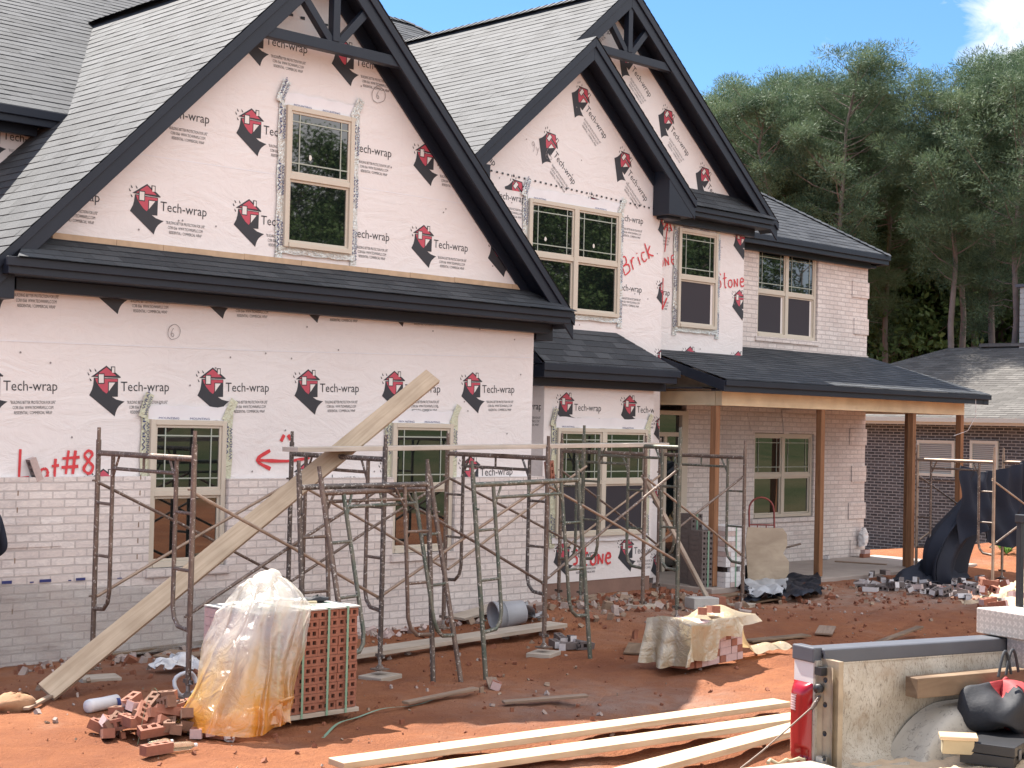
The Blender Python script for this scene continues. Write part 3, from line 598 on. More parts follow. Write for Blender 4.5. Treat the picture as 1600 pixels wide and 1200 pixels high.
    word(t, '9y', 14.93, 6.1, .14, .006, mat='pen_grey'); word(t, '6s', 15.2, 6.04, .14, .006, mat='pen_grey'); t.nails(20, 4); t.mb.build('wrapped_wall', HOUSE, fix=False, label='printed wrap set aslant in the small gable')
    # the wall above the entry and the big gable
    w = Wall(Y=15.3); w.region([(17.60, 3.3), (20.33, 3.3), (20.33, 5.6), (17.60, 5.6)]); w.lattice(20.22, 4.62, 1.245, 1.0, -.01, -2, 0, -1, 1)
    word(w, 'Stone', 19.62, 4.60, .24, .022, .12); word(w, 'one', 18.17, 4.80, .24, .022, .25)
    w.stroke([(18.36, 5.52), (18.30, 5.06)], .022); w.stroke([(18.27, 4.65), (18.27, 4.2)], .022); w.stroke([(18.17, 4.33), (18.27, 4.17), (18.37, 4.35)], .03); w.stroke([(18.27, 5.40), (18.38, 5.56), (18.46, 5.40)], .03)
    for k in range(16): w.stroke([(18.0+rnd.random()*2.2, 3.8+rnd.random()*1.6), (18.0, 0)][:1]*2, .02) if 0 else None
    w.nails(16, 3); w.mb.build('wrapped_wall', HOUSE, fix=False, label='printed wrap beside the single window with STONE sprayed in red')
    q = Wall(Y=15.3); q.region([(13.9, 5.6), (20.33, 5.6), (20.33, 5.98), (17.05, 8.68), (13.9, 5.98)]); q.lattice(18.41, 7.26, 1.22, .98, 0, -3, 2, -2, 2, R(-39.5)); q.mb.build('wrapped_wall', HOUSE, fix=False, label='printed wrap set aslant in the tall gable')
    # left of the garage: the main body wall under the high eave
    l = Wall(Y=16.1); l.region([(4.0, 0), (13.7, 0), (13.7, 5.66), (4.0, 5.66)]); l.logo(7.68, 5.62); l.mb.build('wrapped_wall', HOUSE, fix=False, label='upper wall behind the garage roof')
    e = MB(); e.box((4.0, 16.2, -.2), (4.1, 27, 5.6), 'wrap'); e.box((4.0, 27, -.2), (25.0, 27.1, 5.6), 'wrap'); e.box((24.9, 16.1, -.8), (25.0, 27, 5.6), 'brick'); e.build('rear_wall', HOUSE)

def build_bricks():
    b = MB(); Y0, Y1 = 13.6, 13.698
    for x0, x1, z0, z1 in ((6.50, 8.31, -.2, 1.735), (8.31, 9.245, -.2, .72), (9.245, 11.51, -.2, 1.70), (11.51, 12.475, -.2, .73), (12.475, 14.0, -.2, 1.69)): b.box((x0, Y0, z0), (x1, Y1, z1), 'brick')
    b.box((6.50, 13.70, -.2), (6.598, 16.0, 1.72), 'brick'); b.box((13.86, 13.70, -.2), (14.0, 14.88, 1.69), 'brick')
    for x0, x1, z in ((8.28, 9.28, .80), (11.48, 12.51, .81)): b.box((x0, Y0-.03, z-.082), (x1, Y1, z), 'brick')
    for k in range(3): b.box((6.48, Y0-.012, .62+k*.477-.5), (7.34-.11*(k % 2), Y0-.001, .62+k*.477-.26), 'brick')
    for x, n in ((6.86, 8), (8.17, 7)):
        for k in range(n):
            z = .75+k*.159-.3*(x < 7); b.box((x+.003*k, Y0-.002, z), (x+.003*k+.012, Y0-.0005, z+.05), 'scrap_wood')
    b.build('brick_wall', HOUSE, label='half height whitewashed brick across the garage front')
    w = MB(); Y = 16.0
    for x0, x1, z0, z1 in ((19.78, 21.66, -.2, 3.9), (21.66, 23.45, -.2, .80), (21.66, 23.45, 2.29, 3.9), (23.45, 25.04, -.5, 3.9), (20.35, 21.67, 3.9, 5.56), (21.67, 23.48, 5.54, 5.6), (23.48, 25.04, 3.9, 5.60)): w.box((x0, Y, z0), (x1, Y+.098, z1), 'brick')
    w.box((21.67, Y, 3.9), (23.48, Y+.098, 3.965), 'brick')
    for z in (.80, 3.965): w.box((21.6, Y-.03, z-.08), (23.52, Y-.001, z), 'brick')
    w.box((25.041, Y, -.8), (25.12, 27, 5.6), 'brick')
    for k in range(16):
        z = .03+k*.345
        if k % 2 == 0 and z < 5.2: w.box((24.58 if k % 4 else 24.66, Y-.022, z), (25.142, Y-.001, z+.30), 'brick')
    w.prism([(21.55, 2.30), (23.55, 2.30), (23.68, 2.62), (21.42, 2.62)], Y-.014, Y-.001, 'brick', 'Y'); w.prism([(22.47, 2.28), (22.63, 2.28), (22.70, 2.70), (22.40, 2.70)], Y-.034, Y-.015, 'brick', 'Y')
    w.build('brick_wall', HOUSE, label='whitewashed brick wing with quoined corner')
    fl = MB(); fl.grid(lambda u, v: Vector((6.6+u*3.2, 13.585-.03*math.sin(v*3)-.025*math.sin(u*17+v*4)**2-.08*(1-v)**3, -.02+v*(.78-.25*u))), 40, 10, 'film_wall'); fl.build('plastic_sheet', HOUSE, label='clear plastic film taped along the foot of the garage brick')
    for x, w_, h_ in ((6.74, .10, .03), (7.02, .04, .012), (7.12, .12, .028), (7.42, .03, .012), (7.50, .10, .026), (7.95, .05, .01)):
        tp = MB(); tp.box((x, 13.572, .742-.012*(x-6.7)), (x+w_, 13.575, .742+h_-.012*(x-6.7)), 'tape_blue'); tp.build('tape_piece', HOUSE)

def gable(xa, za, xl, xr, y0, yw, zl, zr, name):
    """rake trim of one front gable: soffit slab, fascia, crown, wall frieze"""
    t = MB()
    for xe, ze in ((xl, zl), (xr, zr)):
        t.prism(ccw([(xa, za-.024), (xe, ze-.024), (xe, ze-.16), (xa, za-.19)]), y0, yw+.02, 'trim')
        t.prism(ccw([(xa, za-.020), (xe, ze-.020), (xe, ze-.29), (xa, za-.33)]), y0-.03, y0-.001, 'trim')
        t.prism(ccw([(xa, za-.017), (xe+.01*(1 if xe > xa else -1), ze-.017), (xe, ze-.12), (xa, za-.14)]), y0-.055, y0-.031, 'trim')
        sg = 1 if xe > xa else -1; fx = xe-sg*.25; fz = ze+(za-ze)*.25/abs(xa-xe)
        t.prism(ccw([(xa, za-.20), (fx, fz-.18), (fx, fz-.36), (xa, za-.42)]), yw-.03, yw-.004, 'trim')
    t.build(name, HOUSE, bevel=.006, label='black rake boards and soffit')
def build_roofs():
    sh = MB()
    ZA, XA = 7.62, 10.34
    def g1(x): return ZA-abs(x-XA)
    for q in ([(6.45, 13.34), (8.41, 13.34), (8.41, 16.08), (6.45, 16.08)], [(8.41, 13.34), (10.34, 13.34), (10.34, 18.66), (8.41, 15.7)]): shingles(sh, [(x, y, g1(x)) for x, y in q])
    for q in ([(10.34, 13.34), (14.23, 13.34), (14.23, 14.88), (13.2, 15.7), (10.34, 18.66)],): shingles(sh, [(x, y, g1(x)) for x, y in q])
    sh.build('roof', HOUSE, fix=False, label='grey shingle roof of the garage gable')
    def ridge(p, q, w=.17, drop=.10):
        caps = MB()
        p = Vector(p); q = Vector(q); L = (q-p).length; n = max(1, int(L/.16)); d = (q-p)/n; s_ = d.cross(Vector((0, 0, 1))).normalized()
        for k in range(n):
            a = p+d*k; b = p+d*(k+1.15); h0 = Vector((0, 0, .034)); h1 = Vector((0, 0, .018))
            for sg in (-1, 1): caps.poly([a+h0, b+h1, b+s_*(sg*w)-Vector((0, 0, drop))+h1, a+s_*(sg*w)-Vector((0, 0, drop))+h0], 'shingle')
        caps.build('ridge_cap', HOUSE, fix=False)
    ridge((XA, 13.35, ZA), (XA, 18.66, ZA))
    mz = lambda y: 5.78+.652*(y-15.84)
    # main roof with hip on the right
    mr = MB(); ye = 15.68; yr = 22.2; zr = mz(yr)
    shingles(mr, [(3.2, ye, mz(ye)), (8.6, ye, mz(ye)), (12.6, yr, zr), (3.2, yr, zr)])
    shingles(mr, [(8.6, ye, mz(ye)), (25.36, ye, mz(ye)), (25.36-(yr-ye), yr, zr), (12.6, yr, zr)])
    mr.poly([(25.36, ye, mz(ye)), (25.36, 28.7, mz(ye)), (25.36-(yr-ye), yr, zr)], 'shingle'); mr.poly([(3.2, yr, zr), (25.36-(yr-ye), yr, zr), (25.36, 28.7, mz(ye)), (3.2, 28.7, mz(ye))], 'shingle'); mr.poly([(3.2, ye, mz(ye)), (3.2, 28.7, mz(ye)), (3.2, yr, zr)], 'wrap')
    mr.build('roof', HOUSE, fix=False, label='main grey shingle roof hipped at the right')
    ridge((25.36, ye, mz(ye)), (25.36-(yr-ye), yr, zr), .14, .06); ridge((3.2, yr, zr), (25.36-(yr-ye), yr, zr))
    # back gable peak behind the ridge
    bk = MB(); shingles(bk, [(16.0, 21.5, 9.28), (18.9, 21.5, 9.28), (18.9, 23, 9.55), (18.3, 23, 10.0)]) if 0 else None
    # tall gable and small gable share their left slope
    g2 = lambda x: 8.88-.87*(17.05-x) if x < 17.05 else 8.88-.84*(x-17.05)
    gy = lambda x: 15.84+(g2(x)-5.78)/.652
    s2 = MB()
    shingles(s2, [(13.42, 14.54, g2(13.42)), (15.82, 14.54, g2(15.82)), (15.82, gy(15.82), g2(15.82)), (13.42, gy(13.42), g2(13.42))])
    shingles(s2, [(15.82, 14.94, g2(15.82)), (17.05, 14.94, g2(17.05)), (17.05, gy(17.05), g2(17.05)), (15.82, gy(15.82), g2(15.82))])
    shingles(s2, [(17.05, 14.94, g2(17.05)), (20.78, 14.94, g2(20.78)), (20.78, gy(20.78), g2(20.78)), (17.05, gy(17.05), g2(17.05))])
    z3 = g2(15.82); g3 = lambda x: z3-.88*(x-15.82)
    shingles(s2, [(15.82, 14.54, z3), (18.13, 14.54, g3(18.13)), (18.13, 15.32, g3(18.13)), (15.82, 15.32, z3)])
    s2.build('roof', HOUSE, fix=False, label='grey shingle roofs of the tall and the small gable')
    ridge((17.05, 14.96, 8.88), (17.05, 20.6, 8.88))
    gable(XA, ZA, 6.45, 14.23, 13.4, 13.7, g1(6.45), g1(14.23), 'rake_trim')
    gable(15.82, z3, 13.42, 18.13, 14.6, 14.9, g2(13.42), g3(18.13), 'rake_trim')
    gable(17.05, 8.88, 13.9, 20.78, 15.0, 15.3, g2(13.9), g2(20.78), 'rake_trim')
    # garage pent roof
    t = MB(); t.box((6.55, 13.25, 3.62), (14.05, 13.69, 3.76), 'trim'); t.box((6.52, 13.215, 3.69), (14.08, 13.249, 3.775), 'trim'); t.box((6.78, 13.55, 3.50), (13.99, 13.69, 3.619), 'trim')
    t.box((6.47, 13.40, 3.40), (6.69, 16.0, 3.72), 'trim'); t.box((13.9, 13.70, 3.42), (14.2, 14.86, 3.66), 'trim')
    t.build('eave_box', HOUSE, bevel=.006, label='black boxed eave across the garage front')
    p = MB(); shingles(p, [(6.6, 13.18, 3.775), (14.1, 13.18, 3.775), (13.7, 13.695, 4.035), (6.95, 13.695, 4.035)]); p.build('pent_roof', HOUSE, fix=False, label='narrow shingled pent roof across the garage gable')
    e = MB(); k = 7.2
    while k < 13.5: L = .5+rnd.random()*.5; e.beam((k, 13.685, 4.06+.006*rnd.random()), (min(k+L, 13.58), 13.685, 4.06), .02, .06, 'raw_wood_edge'); k += L+.004
    e.build('plywood_strip', HOUSE)
    # tall gable pent
    t = MB(); t.box((17.79, 14.95, 5.62), (20.58, 15.29, 5.76), 'trim'); t.box((17.77, 14.915, 5.69), (20.62, 14.949, 5.775), 'trim'); t.box((17.79, 15.18, 5.50), (20.45, 15.29, 5.619), 'trim'); t.prism([(17.52, 5.50), (18.07, 5.50), (18.12, 5.80), (17.52, 6.25)], 14.575, 14.89, 'trim'); t.box((17.62, 14.70, 5.46), (17.95, 14.91, 5.499), 'trim')
    t.build('eave_box', HOUSE, bevel=.006, label='black boxed eave of the tall gable'); t = MB(); t.box((13.5, 14.62, 5.50), (13.9, 14.89, 5.75), 'trim'); t.build('eave_box', HOUSE, bevel=.006)
    p = MB(); shingles(p, [(17.75, 14.88, 5.775), (20.66, 14.88, 5.775), (20.3, 15.295, 6.12), (17.75, 15.295, 6.12)]); p.build('pent_roof', HOUSE, fix=False, label='narrow pent roof at the foot of the tall gable')
    # main eaves
    for x0, x1 in ((3.2, 8.45), (20.4, 25.36)):
        t = MB(); t.box((x0, 15.70, 5.50), (x1, 15.73, 5.67), 'trim'); t.box((x0, 15.665, 5.58), (x1+.01, 15.699, 5.675), 'trim'); t.box((x0, 15.731, 5.53), (x1, 16.0, 5.56), 'trim'); t.box((x0, 15.90, 5.42), (x1-.3, 15.99, 5.529), 'trim'); t.build('eave_box', HOUSE, bevel=.006, label='black fascia of the main eave')
    t = MB(); t.box((25.33, 15.74, 5.50), (25.37, 28, 5.67), 'trim'); t.box((25.125, 15.95, 5.45), (25.329, 28, 5.50), 'trim'); t.build('eave_box', HOUSE, bevel=.006, label='black fascia of the main eaves')
    # bay hip roof
    b = MB(); e0 = 3.17; top = 3.70
    shingles(b, [(14.6, 14.22, e0), (17.42, 14.22, e0), (16.75, 14.89, top), (14.6, 14.89, top)]); shingles(b, [(17.42, 14.22, e0), (17.42, 14.89, e0), (16.75, 14.89, top)])
    b.build('bay_roof', HOUSE, fix=False, label='low shingled hip roof over the bay')
    t = MB(); t.box((14.62, 14.25, 2.98), (17.39, 14.58, 3.155), 'trim'); t.box((14.59, 14.215, 3.07), (17.43, 14.249, 3.168), 'trim'); t.box((14.62, 14.48, 2.87), (17.42, 14.596, 2.979), 'trim'); t.box((13.99, 14.6, 2.87), (14.98, 14.88, 3.15), 'trim'); t.prism([(14.26, 3.16), (14.88, 3.16), (14.88, 3.69)], 14.6, 14.62, 'trim', 'X'); t.build('eave_box', HOUSE, bevel=.006, label='black eave of the bay')
    # porch roof
    zf, yf, yt = 3.06, 13.66, 15.98; sl_ = .297; pz = lambda y: zf+sl_*(y-yf)
    p = MB(); shingles(p, [(17.80, yf, pz(yf)), (25.55, yf, pz(yf)), (25.16, yt, pz(yt)), (20.34, yt, pz(yt)), (20.34, 15.29, pz(15.29)), (17.80, 15.29, pz(15.29))][:3]+[(20.34, yt, pz(yt)), (20.34, yf, pz(yf))][:2] + []) if 0 else None
    shingles(p, [(20.34, yf, pz(yf)), (25.55, yf, pz(yf)), (25.16, yt, pz(yt)), (20.34, yt, pz(yt))]); shingles(p, [(17.80, yf, pz(yf)), (20.34, yf, pz(yf)), (20.34, 15.29, pz(15.29)), (17.80, 15.29, pz(15.29))])
    p.build('porch_roof', HOUSE, fix=False, label='low shingled porch roof')
    t = MB(); t.box((17.82, 13.70, 2.885), (25.52, 13.73, 3.05), 'trim'); t.box((17.80, 13.665, 2.97), (25.56, 13.699, 3.056), 'trim'); t.box((17.85, 13.731, 2.90), (25.45, 13.99, 2.925), 'trim')
    t.prism([(13.70, 3.045), (15.28, 3.045+sl_*1.58), (15.28, 2.90+sl_*1.58), (13.70, 2.885)], 17.79, 17.82, 'trim', 'X'); t.prism([(13.70, 3.045), (15.95, 3.045+sl_*2.25), (15.95, 2.90+sl_*2.25), (13.70, 2.885)], 25.3, 25.33, 'trim', 'X'); t.box((17.82, 14.13, 2.93), (25.3, 15.98, 2.95), 'trim')
    t.build('porch_fascia', HOUSE, bevel=.006)
    bm_ = MB(); bm_.beam((18.13, 14.06, 2.795), (25.2, 14.06, 2.795), .12, .21, 'beam_wood'); bm_.beam((18.19, 14.13, 2.795), (18.19, 15.98, 2.795), .12, .21, 'beam_wood'); bm_.beam((25.14, 14.13, 2.795), (25.14, 15.98, 2.795), .12, .21, 'beam_wood')
    bm_.prism([(14.0, 2.905), (15.27, 2.905), (15.27, 3.30), (14.0, 2.94)], 18.15, 18.17, 'plywood_tan', 'X'); bm_.build('porch_beam', HOUSE, bevel=.004)
    for px in (1113, 1278, 1421, 1429, 1496):
        q = at(px, 900, Y=14.06); mb = MB(); yy = 14.06 if px != 1429 else 14.22; mb.beam((q.x, yy, .03), (q.x, yy, 2.685), .105, .105, 'cedar', up=(0, 1, 0)); mb.build('porch_post', HOUSE, bevel=.006)
    s_ = MB(); s_.box((17.8, 13.86, -.35), (25.5, 15.99, .02), 'slab_concrete'); s_.build('porch_slab', HOUSE, bevel=.012)
    # truss brackets in the gables
    def bracket(xc, y, zc, half, zt, hh, w=.10):
        k = MB(); k.beam((xc-half, y, zc), (xc+half, y, zc), w, w+.02, 'trim'); k.beam((xc, y-.004, zc+.06), (xc, y-.004, zt), w*.95, w, 'trim', up=(0, 1, 0))
        for sg in (-1, 1): k.beam((xc+sg*.05, y+.004, zc+.05), (xc+sg*hh, y+.004, zc+.05+hh*1.0), w*.9, w*.9, 'trim', up=(0, 1, 0))
        k.build('truss_bracket', HOUSE, bevel=.006, label='black timber bracket in the gable peak')
    bracket(10.35, 13.44, 6.44, 1.02, 7.4, .52); bracket(17.05, 15.04, 7.82, 1.0, 8.66, .46)
    # windows and door
    window(9.91, 10.85, 4.22, 5.77, 13.695, tape='foil', seed=3, label='single window in the garage gable with foil tape')
    window(8.325, 9.235, .81, 2.31, 13.69, tape='tape_pale', seed=4, sticker=False, label='left garage window behind the scaffold'); window(11.52, 12.465, .82, 2.33, 13.69, tape='tape_pale', seed=5, sticker=False, label='right garage window behind the leaning frames')
    window(15.23, 17.12, .80, 2.31, 14.595, 2, 'screen', 'tape_pale', seed=6, sticker=False, label='double window of the bay'); window(14.88, 16.77, 3.92, 5.45, 14.895, 2, tape='foil', seed=8, label='double window under the small gable')
    window(18.6, 19.58, 3.92, 5.47, 15.295, 1, 'screen', 'foil', seed=9, sticker=False, label='single window beside the word STONE'); window(21.68, 23.47, 3.97, 5.53, 16.085, 2, 'screen', seed=11, sticker=False, label='double window in the upper brick wing'); window(21.67, 23.44, .81, 2.28, 16.085, 2, seed=12, sticker=False, label='double window on the porch')
    d = MB(); d.box((17.9, 15.95, 0.02), (17.98, 16.1, 2.62), 'window_frame'); d.box((19.62, 15.95, .02), (19.777, 16.1, 2.62), 'window_frame'); d.box((17.98, 15.95, 2.55), (19.62, 16.1, 2.62), 'window_frame'); d.box((17.98, 15.97, 2.20), (19.62, 16.1, 2.27), 'window_frame'); d.box((19.2, 15.97, .02), (19.27, 16.1, 2.2), 'window_frame')
    d.box((17.98, 16.0, .02), (19.2, 16.05, 2.2), 'plastic_black'); dd = d.build('front_door', HOUSE, bevel=.004); gl = MB(); gl.poly([(17.98, 16.02, 2.27), (19.62, 16.02, 2.27), (19.62, 16.02, 2.55), (17.98, 16.02, 2.55)], 'glass'); gl.poly([(19.27, 16.02, .1), (19.62, 16.02, .1), (19.62, 16.02, 2.2), (19.27, 16.02, 2.2)], 'glass'); gl.build('pane', dd)
    ct = MB(); ct.box((17.29, 14.91, -.1), (17.7, 15.9, .02), 'foundation'); ct.box((17.78, 14.96, 0), (17.86, 16.0, 3.2), 'wrap'); ct.build('entry_wall', HOUSE)
build_walls(); build_bricks(); build_roofs()

# ------------------------------------------------------------------ scaffolding
def zg(x, y): return height(x, y)
def scaffold_frame_mesh(mb, p0, p1, up, h=1.97, mat='pipe_rust', jack=.0, mat2=None):
    """walk-through frame: outer posts, top bar, inner legs bending out at the foot, rungs. p0, p1 feet; up = direction of the posts"""
    p0, p1, up = Vector(p0), Vector(p1), Vector(up).normalized(); w = (p1-p0).length; e = (p1-p0)/w; m2 = mat2 or mat
    P = lambda s, z: p0 + e*s + up*z
    for s in (0, w):
        mb.tube([P(s, 0), P(s, .6), P(s, 1.3), P(s, h)], .024, mat); mb.tube([P(s, h), P(s, h+.11)], .017, mat)
        if jack: mb.tube([P(s, -jack), P(s, 0)], .016, 'metal_grey', 6); a = P(s, -jack+.11); mb.beam(a-e*.07, a+e*.07, .018, .03, 'pipe_dark')
    mb.tube([P(0, h-.12), P(w, h-.12)], .025, mat)
    for s, si in ((0, .29), (w, w-.29)):
        sg = 1 if si > s else -1
        mb.tube([P(si, h-.12), P(si, 1.2), P(si, .62), P(si-sg*.03, .52), P(si-sg*.10, .46), P(s, .445)], .0195, m2, 7)
        for z in (.93, 1.40): mb.tube([P(s, z), P(si, z)], .015, m2, 6)
        mb.tube([P(si, h-.34), P(si+sg*.12, h-.13)], .012, m2, 6)
        mb.tube([P(s, 1.6), P(s, 1.6)+e.cross(up)*.05], .010, mat, 5); mb.tube([P(s, .56), P(s, .56)+e.cross(up)*.05], .010, mat, 5)
    mb.tube([P(.29, h-.25), P(w-.29, h-.25)], .0165, m2, 7)
    if w > 1: mb.tube([P(w*.5, h-.25), P(w*.5, h-.12)], .012, m2, 6)
def scaffold(name, label, frames, mats, jack=.10, braces=None, group=None):
    c = sum((Vector((*a, 0)) for f in frames for a in f[:2]), Vector())/(2*len(frames))
    r = empty(name, (c.x, c.y, 0), label, 'scaffold', group); ends = []
    for i, f in enumerate(frames):
        z = f[2]; a = Vector((*f[0], z+jack)); b = Vector((*f[1], z+jack)); mb = MB(); scaffold_frame_mesh(mb, a, b, (f[3] if len(f) > 3 else 0, 0, 1), mat=mats[i % len(mats)][0], mat2=mats[i % len(mats)][1], jack=jack-.02)
        mb.build('frame', r); ends.append((a, b))
        for q in (a, b):
            pl = MB(); pl.box((q.x-.065, q.y-.065, q.z-jack), (q.x+.065, q.y+.065, q.z-jack+.014), 'pipe_rust'); pl.lathe([(.045, .014), (.02, .05), (.0, .05)], 'pipe_rust', 10, Matrix.Translation((q.x, q.y, q.z-jack))); pl.build('base_plate', r)
    for i in range(len(frames)-1):
        if braces and i not in braces: continue
        for side in (0, 1):
            a = ends[i][side]; b = ends[i+1][side]; o = Vector((0, (.05 if side else -.05), 0))
            for k, (z0, z1) in enumerate(((1.58, .56), (.56, 1.58))):
                mb = MB(); oo = o*(1 if k else .55); mb.tube([a+oo+Vector((0, 0, z0)), (a+b)/2+oo+Vector((0, 0, (z0+z1)/2+.01)), b+oo+Vector((0, 0, z1))], .0150, 'pipe_tan' if (i+k+side) % 2 else 'pipe_rust', 6); mb.build('cross_brace', r)
    return r
def pad(x, y, label, w=.34, d=.26, h=.05, rz=.2, group='boards under the scaffold feet'):
    mb = MB(); z = zg(x, y)-.01; mt = Matrix.Translation((x, y, z)) @ Matrix.Rotation(rz, 4, 'Z'); mb.box((-w/2, -d/2, 0), (w/2, d/2, h), 'lumber_grey', mt)
    return mb.build('wood_pad', None, label, 'wood pad', group, bevel=.005)
ROW = [((7.02, 10.83), (7.12, 12.55), .05), ((9.22, 11.03), (9.42, 12.75), .04), ((11.44, 11.07), (11.57, 12.76), .05), ((13.72, 11.18), (13.92, 12.86), .17)]
scaffold('scaffold', 'long rusty scaffold of four braced frames standing along the garage brick wall', [(b, a, z) for a, b, z in [(f[0], f[1], f[2]) for f in ROW]], [('pipe_rust', 'pipe_rust'), ('pipe_dark', 'pipe_rust'), ('pipe_rust', 'pipe_dark'), ('pipe_green', 'pipe_green')])
scaffold('scaffold', 'green and rust scaffold bay standing before the entry and the bay window', [((14.58, 13.86), (14.5, 12.36), .06), ((16.62, 13.9), (16.55, 12.38), .02)], [('pipe_rust', 'pipe_green'), ('pipe_rust', 'pipe_green')])
scaffold('scaffold', 'rusty scaffold with black fabric at the right end of the porch', [((21.98, 13.02), (21.62, 11.5), -.02), ((24.0, 12.6), (23.7, 11.1), -.05)], [('pipe_tan', 'pipe_rust'), ('pipe_tan', 'pipe_rust')])
for (x, y, l) in ((7.03, 10.86, 'grey block under the front leg of the leftmost scaffold frame'), (9.22, 11.02, 'square wood pad under the screw jack in front of the right garage window'), (11.44, 11.07, 'wood pad under the scaffold leg beside the small white brick pile'), (14.5, 12.36, 'wood pad in the rubble below the sprayed word STONE'), (16.55, 12.38, 'weathered plank end under the scaffold leg beside the black tarp'), (7.10, 12.38, 'pale concrete pad at the far leg of the leftmost scaffold frame')): pad(x, y, l, rz=rnd.uniform(-.3, .5))
# frames leaning in front of the row
def leaner(p0, p1, top, label, m1, m2, h=1.95):
    p0 = Vector((*p0, zg(*p0)-.01)); p1 = Vector((*p1, zg(*p1)-.01)); mb = MB(); up = Vector(top).normalized()
    e = empty('loose_scaffold', (p0+p1)/2, label, 'scaffold frame', 'loose frames leaning on the scaffold'); scaffold_frame_mesh(mb, p0, p1, up, h=h, mat=m1, mat2=m2); 
    mb.build('frame', e)
leaner((10.02, 10.44), (11.66, 10.62), (-.045, .08, 1), 'mossy green loose scaffold frame leaning right of the other two', 'pipe_green', 'pipe_green')
leaner((8.17, 10.10), (9.78, 10.52), (-.06, .20, 1), 'nearest dark loose scaffold frame, its foot beside the brick cube', 'pipe_rust', 'pipe_green')
leaner((8.02, 10.58), (9.52, 10.62), (-.04, .03, 1), 'dark loose scaffold frame behind the nearest leaning one', 'pipe_dark', 'pipe_rust')
# boards on and against the scaffold
def board(name, p, q, w, h, mat, label, cat='plank', up=(0, 0, 1), group=None, sag=0):
    mb = MB(); p = Vector(p); q = Vector(q); c = (p+q)/2; mb.beam(p-c, q-c, w, h, mat, up, uo=rnd.random()*9)
    o = mb.build(name, None, label, cat, group, bevel=.004); o.location = c; return o
board('walkboard', (8.66, 11.75, 2.06), (14.25, 11.9, 2.14), .24, .045, 'walkboard', 'weathered walk board lying across the tops of the scaffold frames')
a = at(72, 1082, Z=.04); b = at(676, 588, Y=11.9)
board('plank', a, b, .19, .05, 'lumber_aged', 'long new plank leaning from the ground up over the scaffold', up=(-.42, -.72, .55))
board('scaffold_prop', (14.62, 12.5, 1.75), at(1108, 940, Z=.12), .05, .05, 'lumber_grey', 'thin weathered stick propped slantwise beside the entry scaffold', 'stick')
# three long boards in the foreground
for (p, q, l, w) in (((525, 1192), (1222, 1097), 'farthest of the three long pale planks on the sunlit clay', .20), ((640, 1206), (1235, 1122), 'middle one of the three long pale planks on the sunlit clay', .22), ((960, 1212), (1240, 1138), 'nearest of the three long pale planks, next to the truck tail light', .20)):
    A = at(*p, Z=.055); B = at(*q, Z=.055); d = (B-A).normalized(); board('plank', A - d*(.0 if 'farth' in l else .9), B+d*(.0 if 'farth' in l else .7), w, .045, 'lumber', l, group='long planks on the clay').location.z = .05

# ------------------------------------------------------------------ bricks
def brick_mesh(mb, m4, mat, holes=True, L=.225, D=.085, H=.07, face=None):
    """one cored brick, holes through its bed (local z)"""
    x, y, z = L/2, D/2, H/2; hs = [(-.068, 0), (0, 0), (.068, 0)]; hw, hd = .020, .020
    V = lambda a, b, c: m4 @ Vector((a, b, c))
    for sg in (-1, 1):
        xs = [-x, -.088, -.048, -.02, .02, .048, .088, x]; ys = [-y, -hd, hd, y]
        for i in range(7):
            for j in range(3):
                if holes and j == 1 and i in (1, 3, 5):
                    dz = z-.03; a, b = xs[i], xs[i+1]; c, d = ys[1], ys[2]
                    mb.poly([V(a, c, sg*dz*0+sg*.008), V(b, c, sg*.008), V(b, d, sg*.008), V(a, d, sg*.008)], 'brick_hole')
                    for (p, q) in (((a, c), (b, c)), ((b, c), (b, d)), ((b, d), (a, d)), ((a, d), (a, c))): mb.poly([V(*p, sg*z), V(*q, sg*z), V(*q, sg*.008), V(*p, sg*.008)], mat)
                else: mb.poly([V(xs[i], ys[j], sg*z), V(xs[i+1], ys[j], sg*z), V(xs[i+1], ys[j+1], sg*z), V(xs[i], ys[j+1], sg*z)], mat)
    f2 = face or mat
    mb.poly([V(-x, -y, -z), V(x, -y, -z), V(x, -y, z), V(-x, -y, z)], f2); mb.poly([V(-x, y, -z), V(x, y, -z), V(x, y, z), V(-x, y, z)], mat)
    for sg in (-1, 1): mb.poly([V(sg*x, -y, -z), V(sg*x, y, -z), V(sg*x, y, z), V(sg*x, -y, z)], f2)
def brick_proto(mat, face=None, half=False):
    mb = MB(); brick_mesh(mb, Matrix.Identity(4), mat, True, face=face)
    if half: mb.v = [(min(x, .01+.03*math.sin(y*40+z*60)) if x > 0 else x, y, z) for x, y, z in mb.v]
    o = mb.build('brick', None, 'x', 'brick', bevel=0); return o
PRO = {}
for k, a in (('clay', ('brick_clay',)), ('pink', ('brick_clay', 'brick_pink')), ('white', ('brick_grey', 'brick_white')), ('grey', ('brick_grey', 'brick_pale')), ('clayhalf', ('brick_clay', 'brick_pink', True)), ('brown', ('brick_brown',)), ('brownhalf', ('brick_brown', 'brick_clay', True)), ('greyhalf', ('brick_grey', 'brick_white', True))): PRO[k] = brick_proto(*a)
used = set()
def brick(kind, loc, rot, label, group):
    o = PRO[kind] if kind not in used else PRO[kind].copy()
    if kind in used: S.collection.objects.link(o)
    used.add(kind); o.location = loc; o.rotation_euler = rot; tag(o, label, 'brick', group); return o
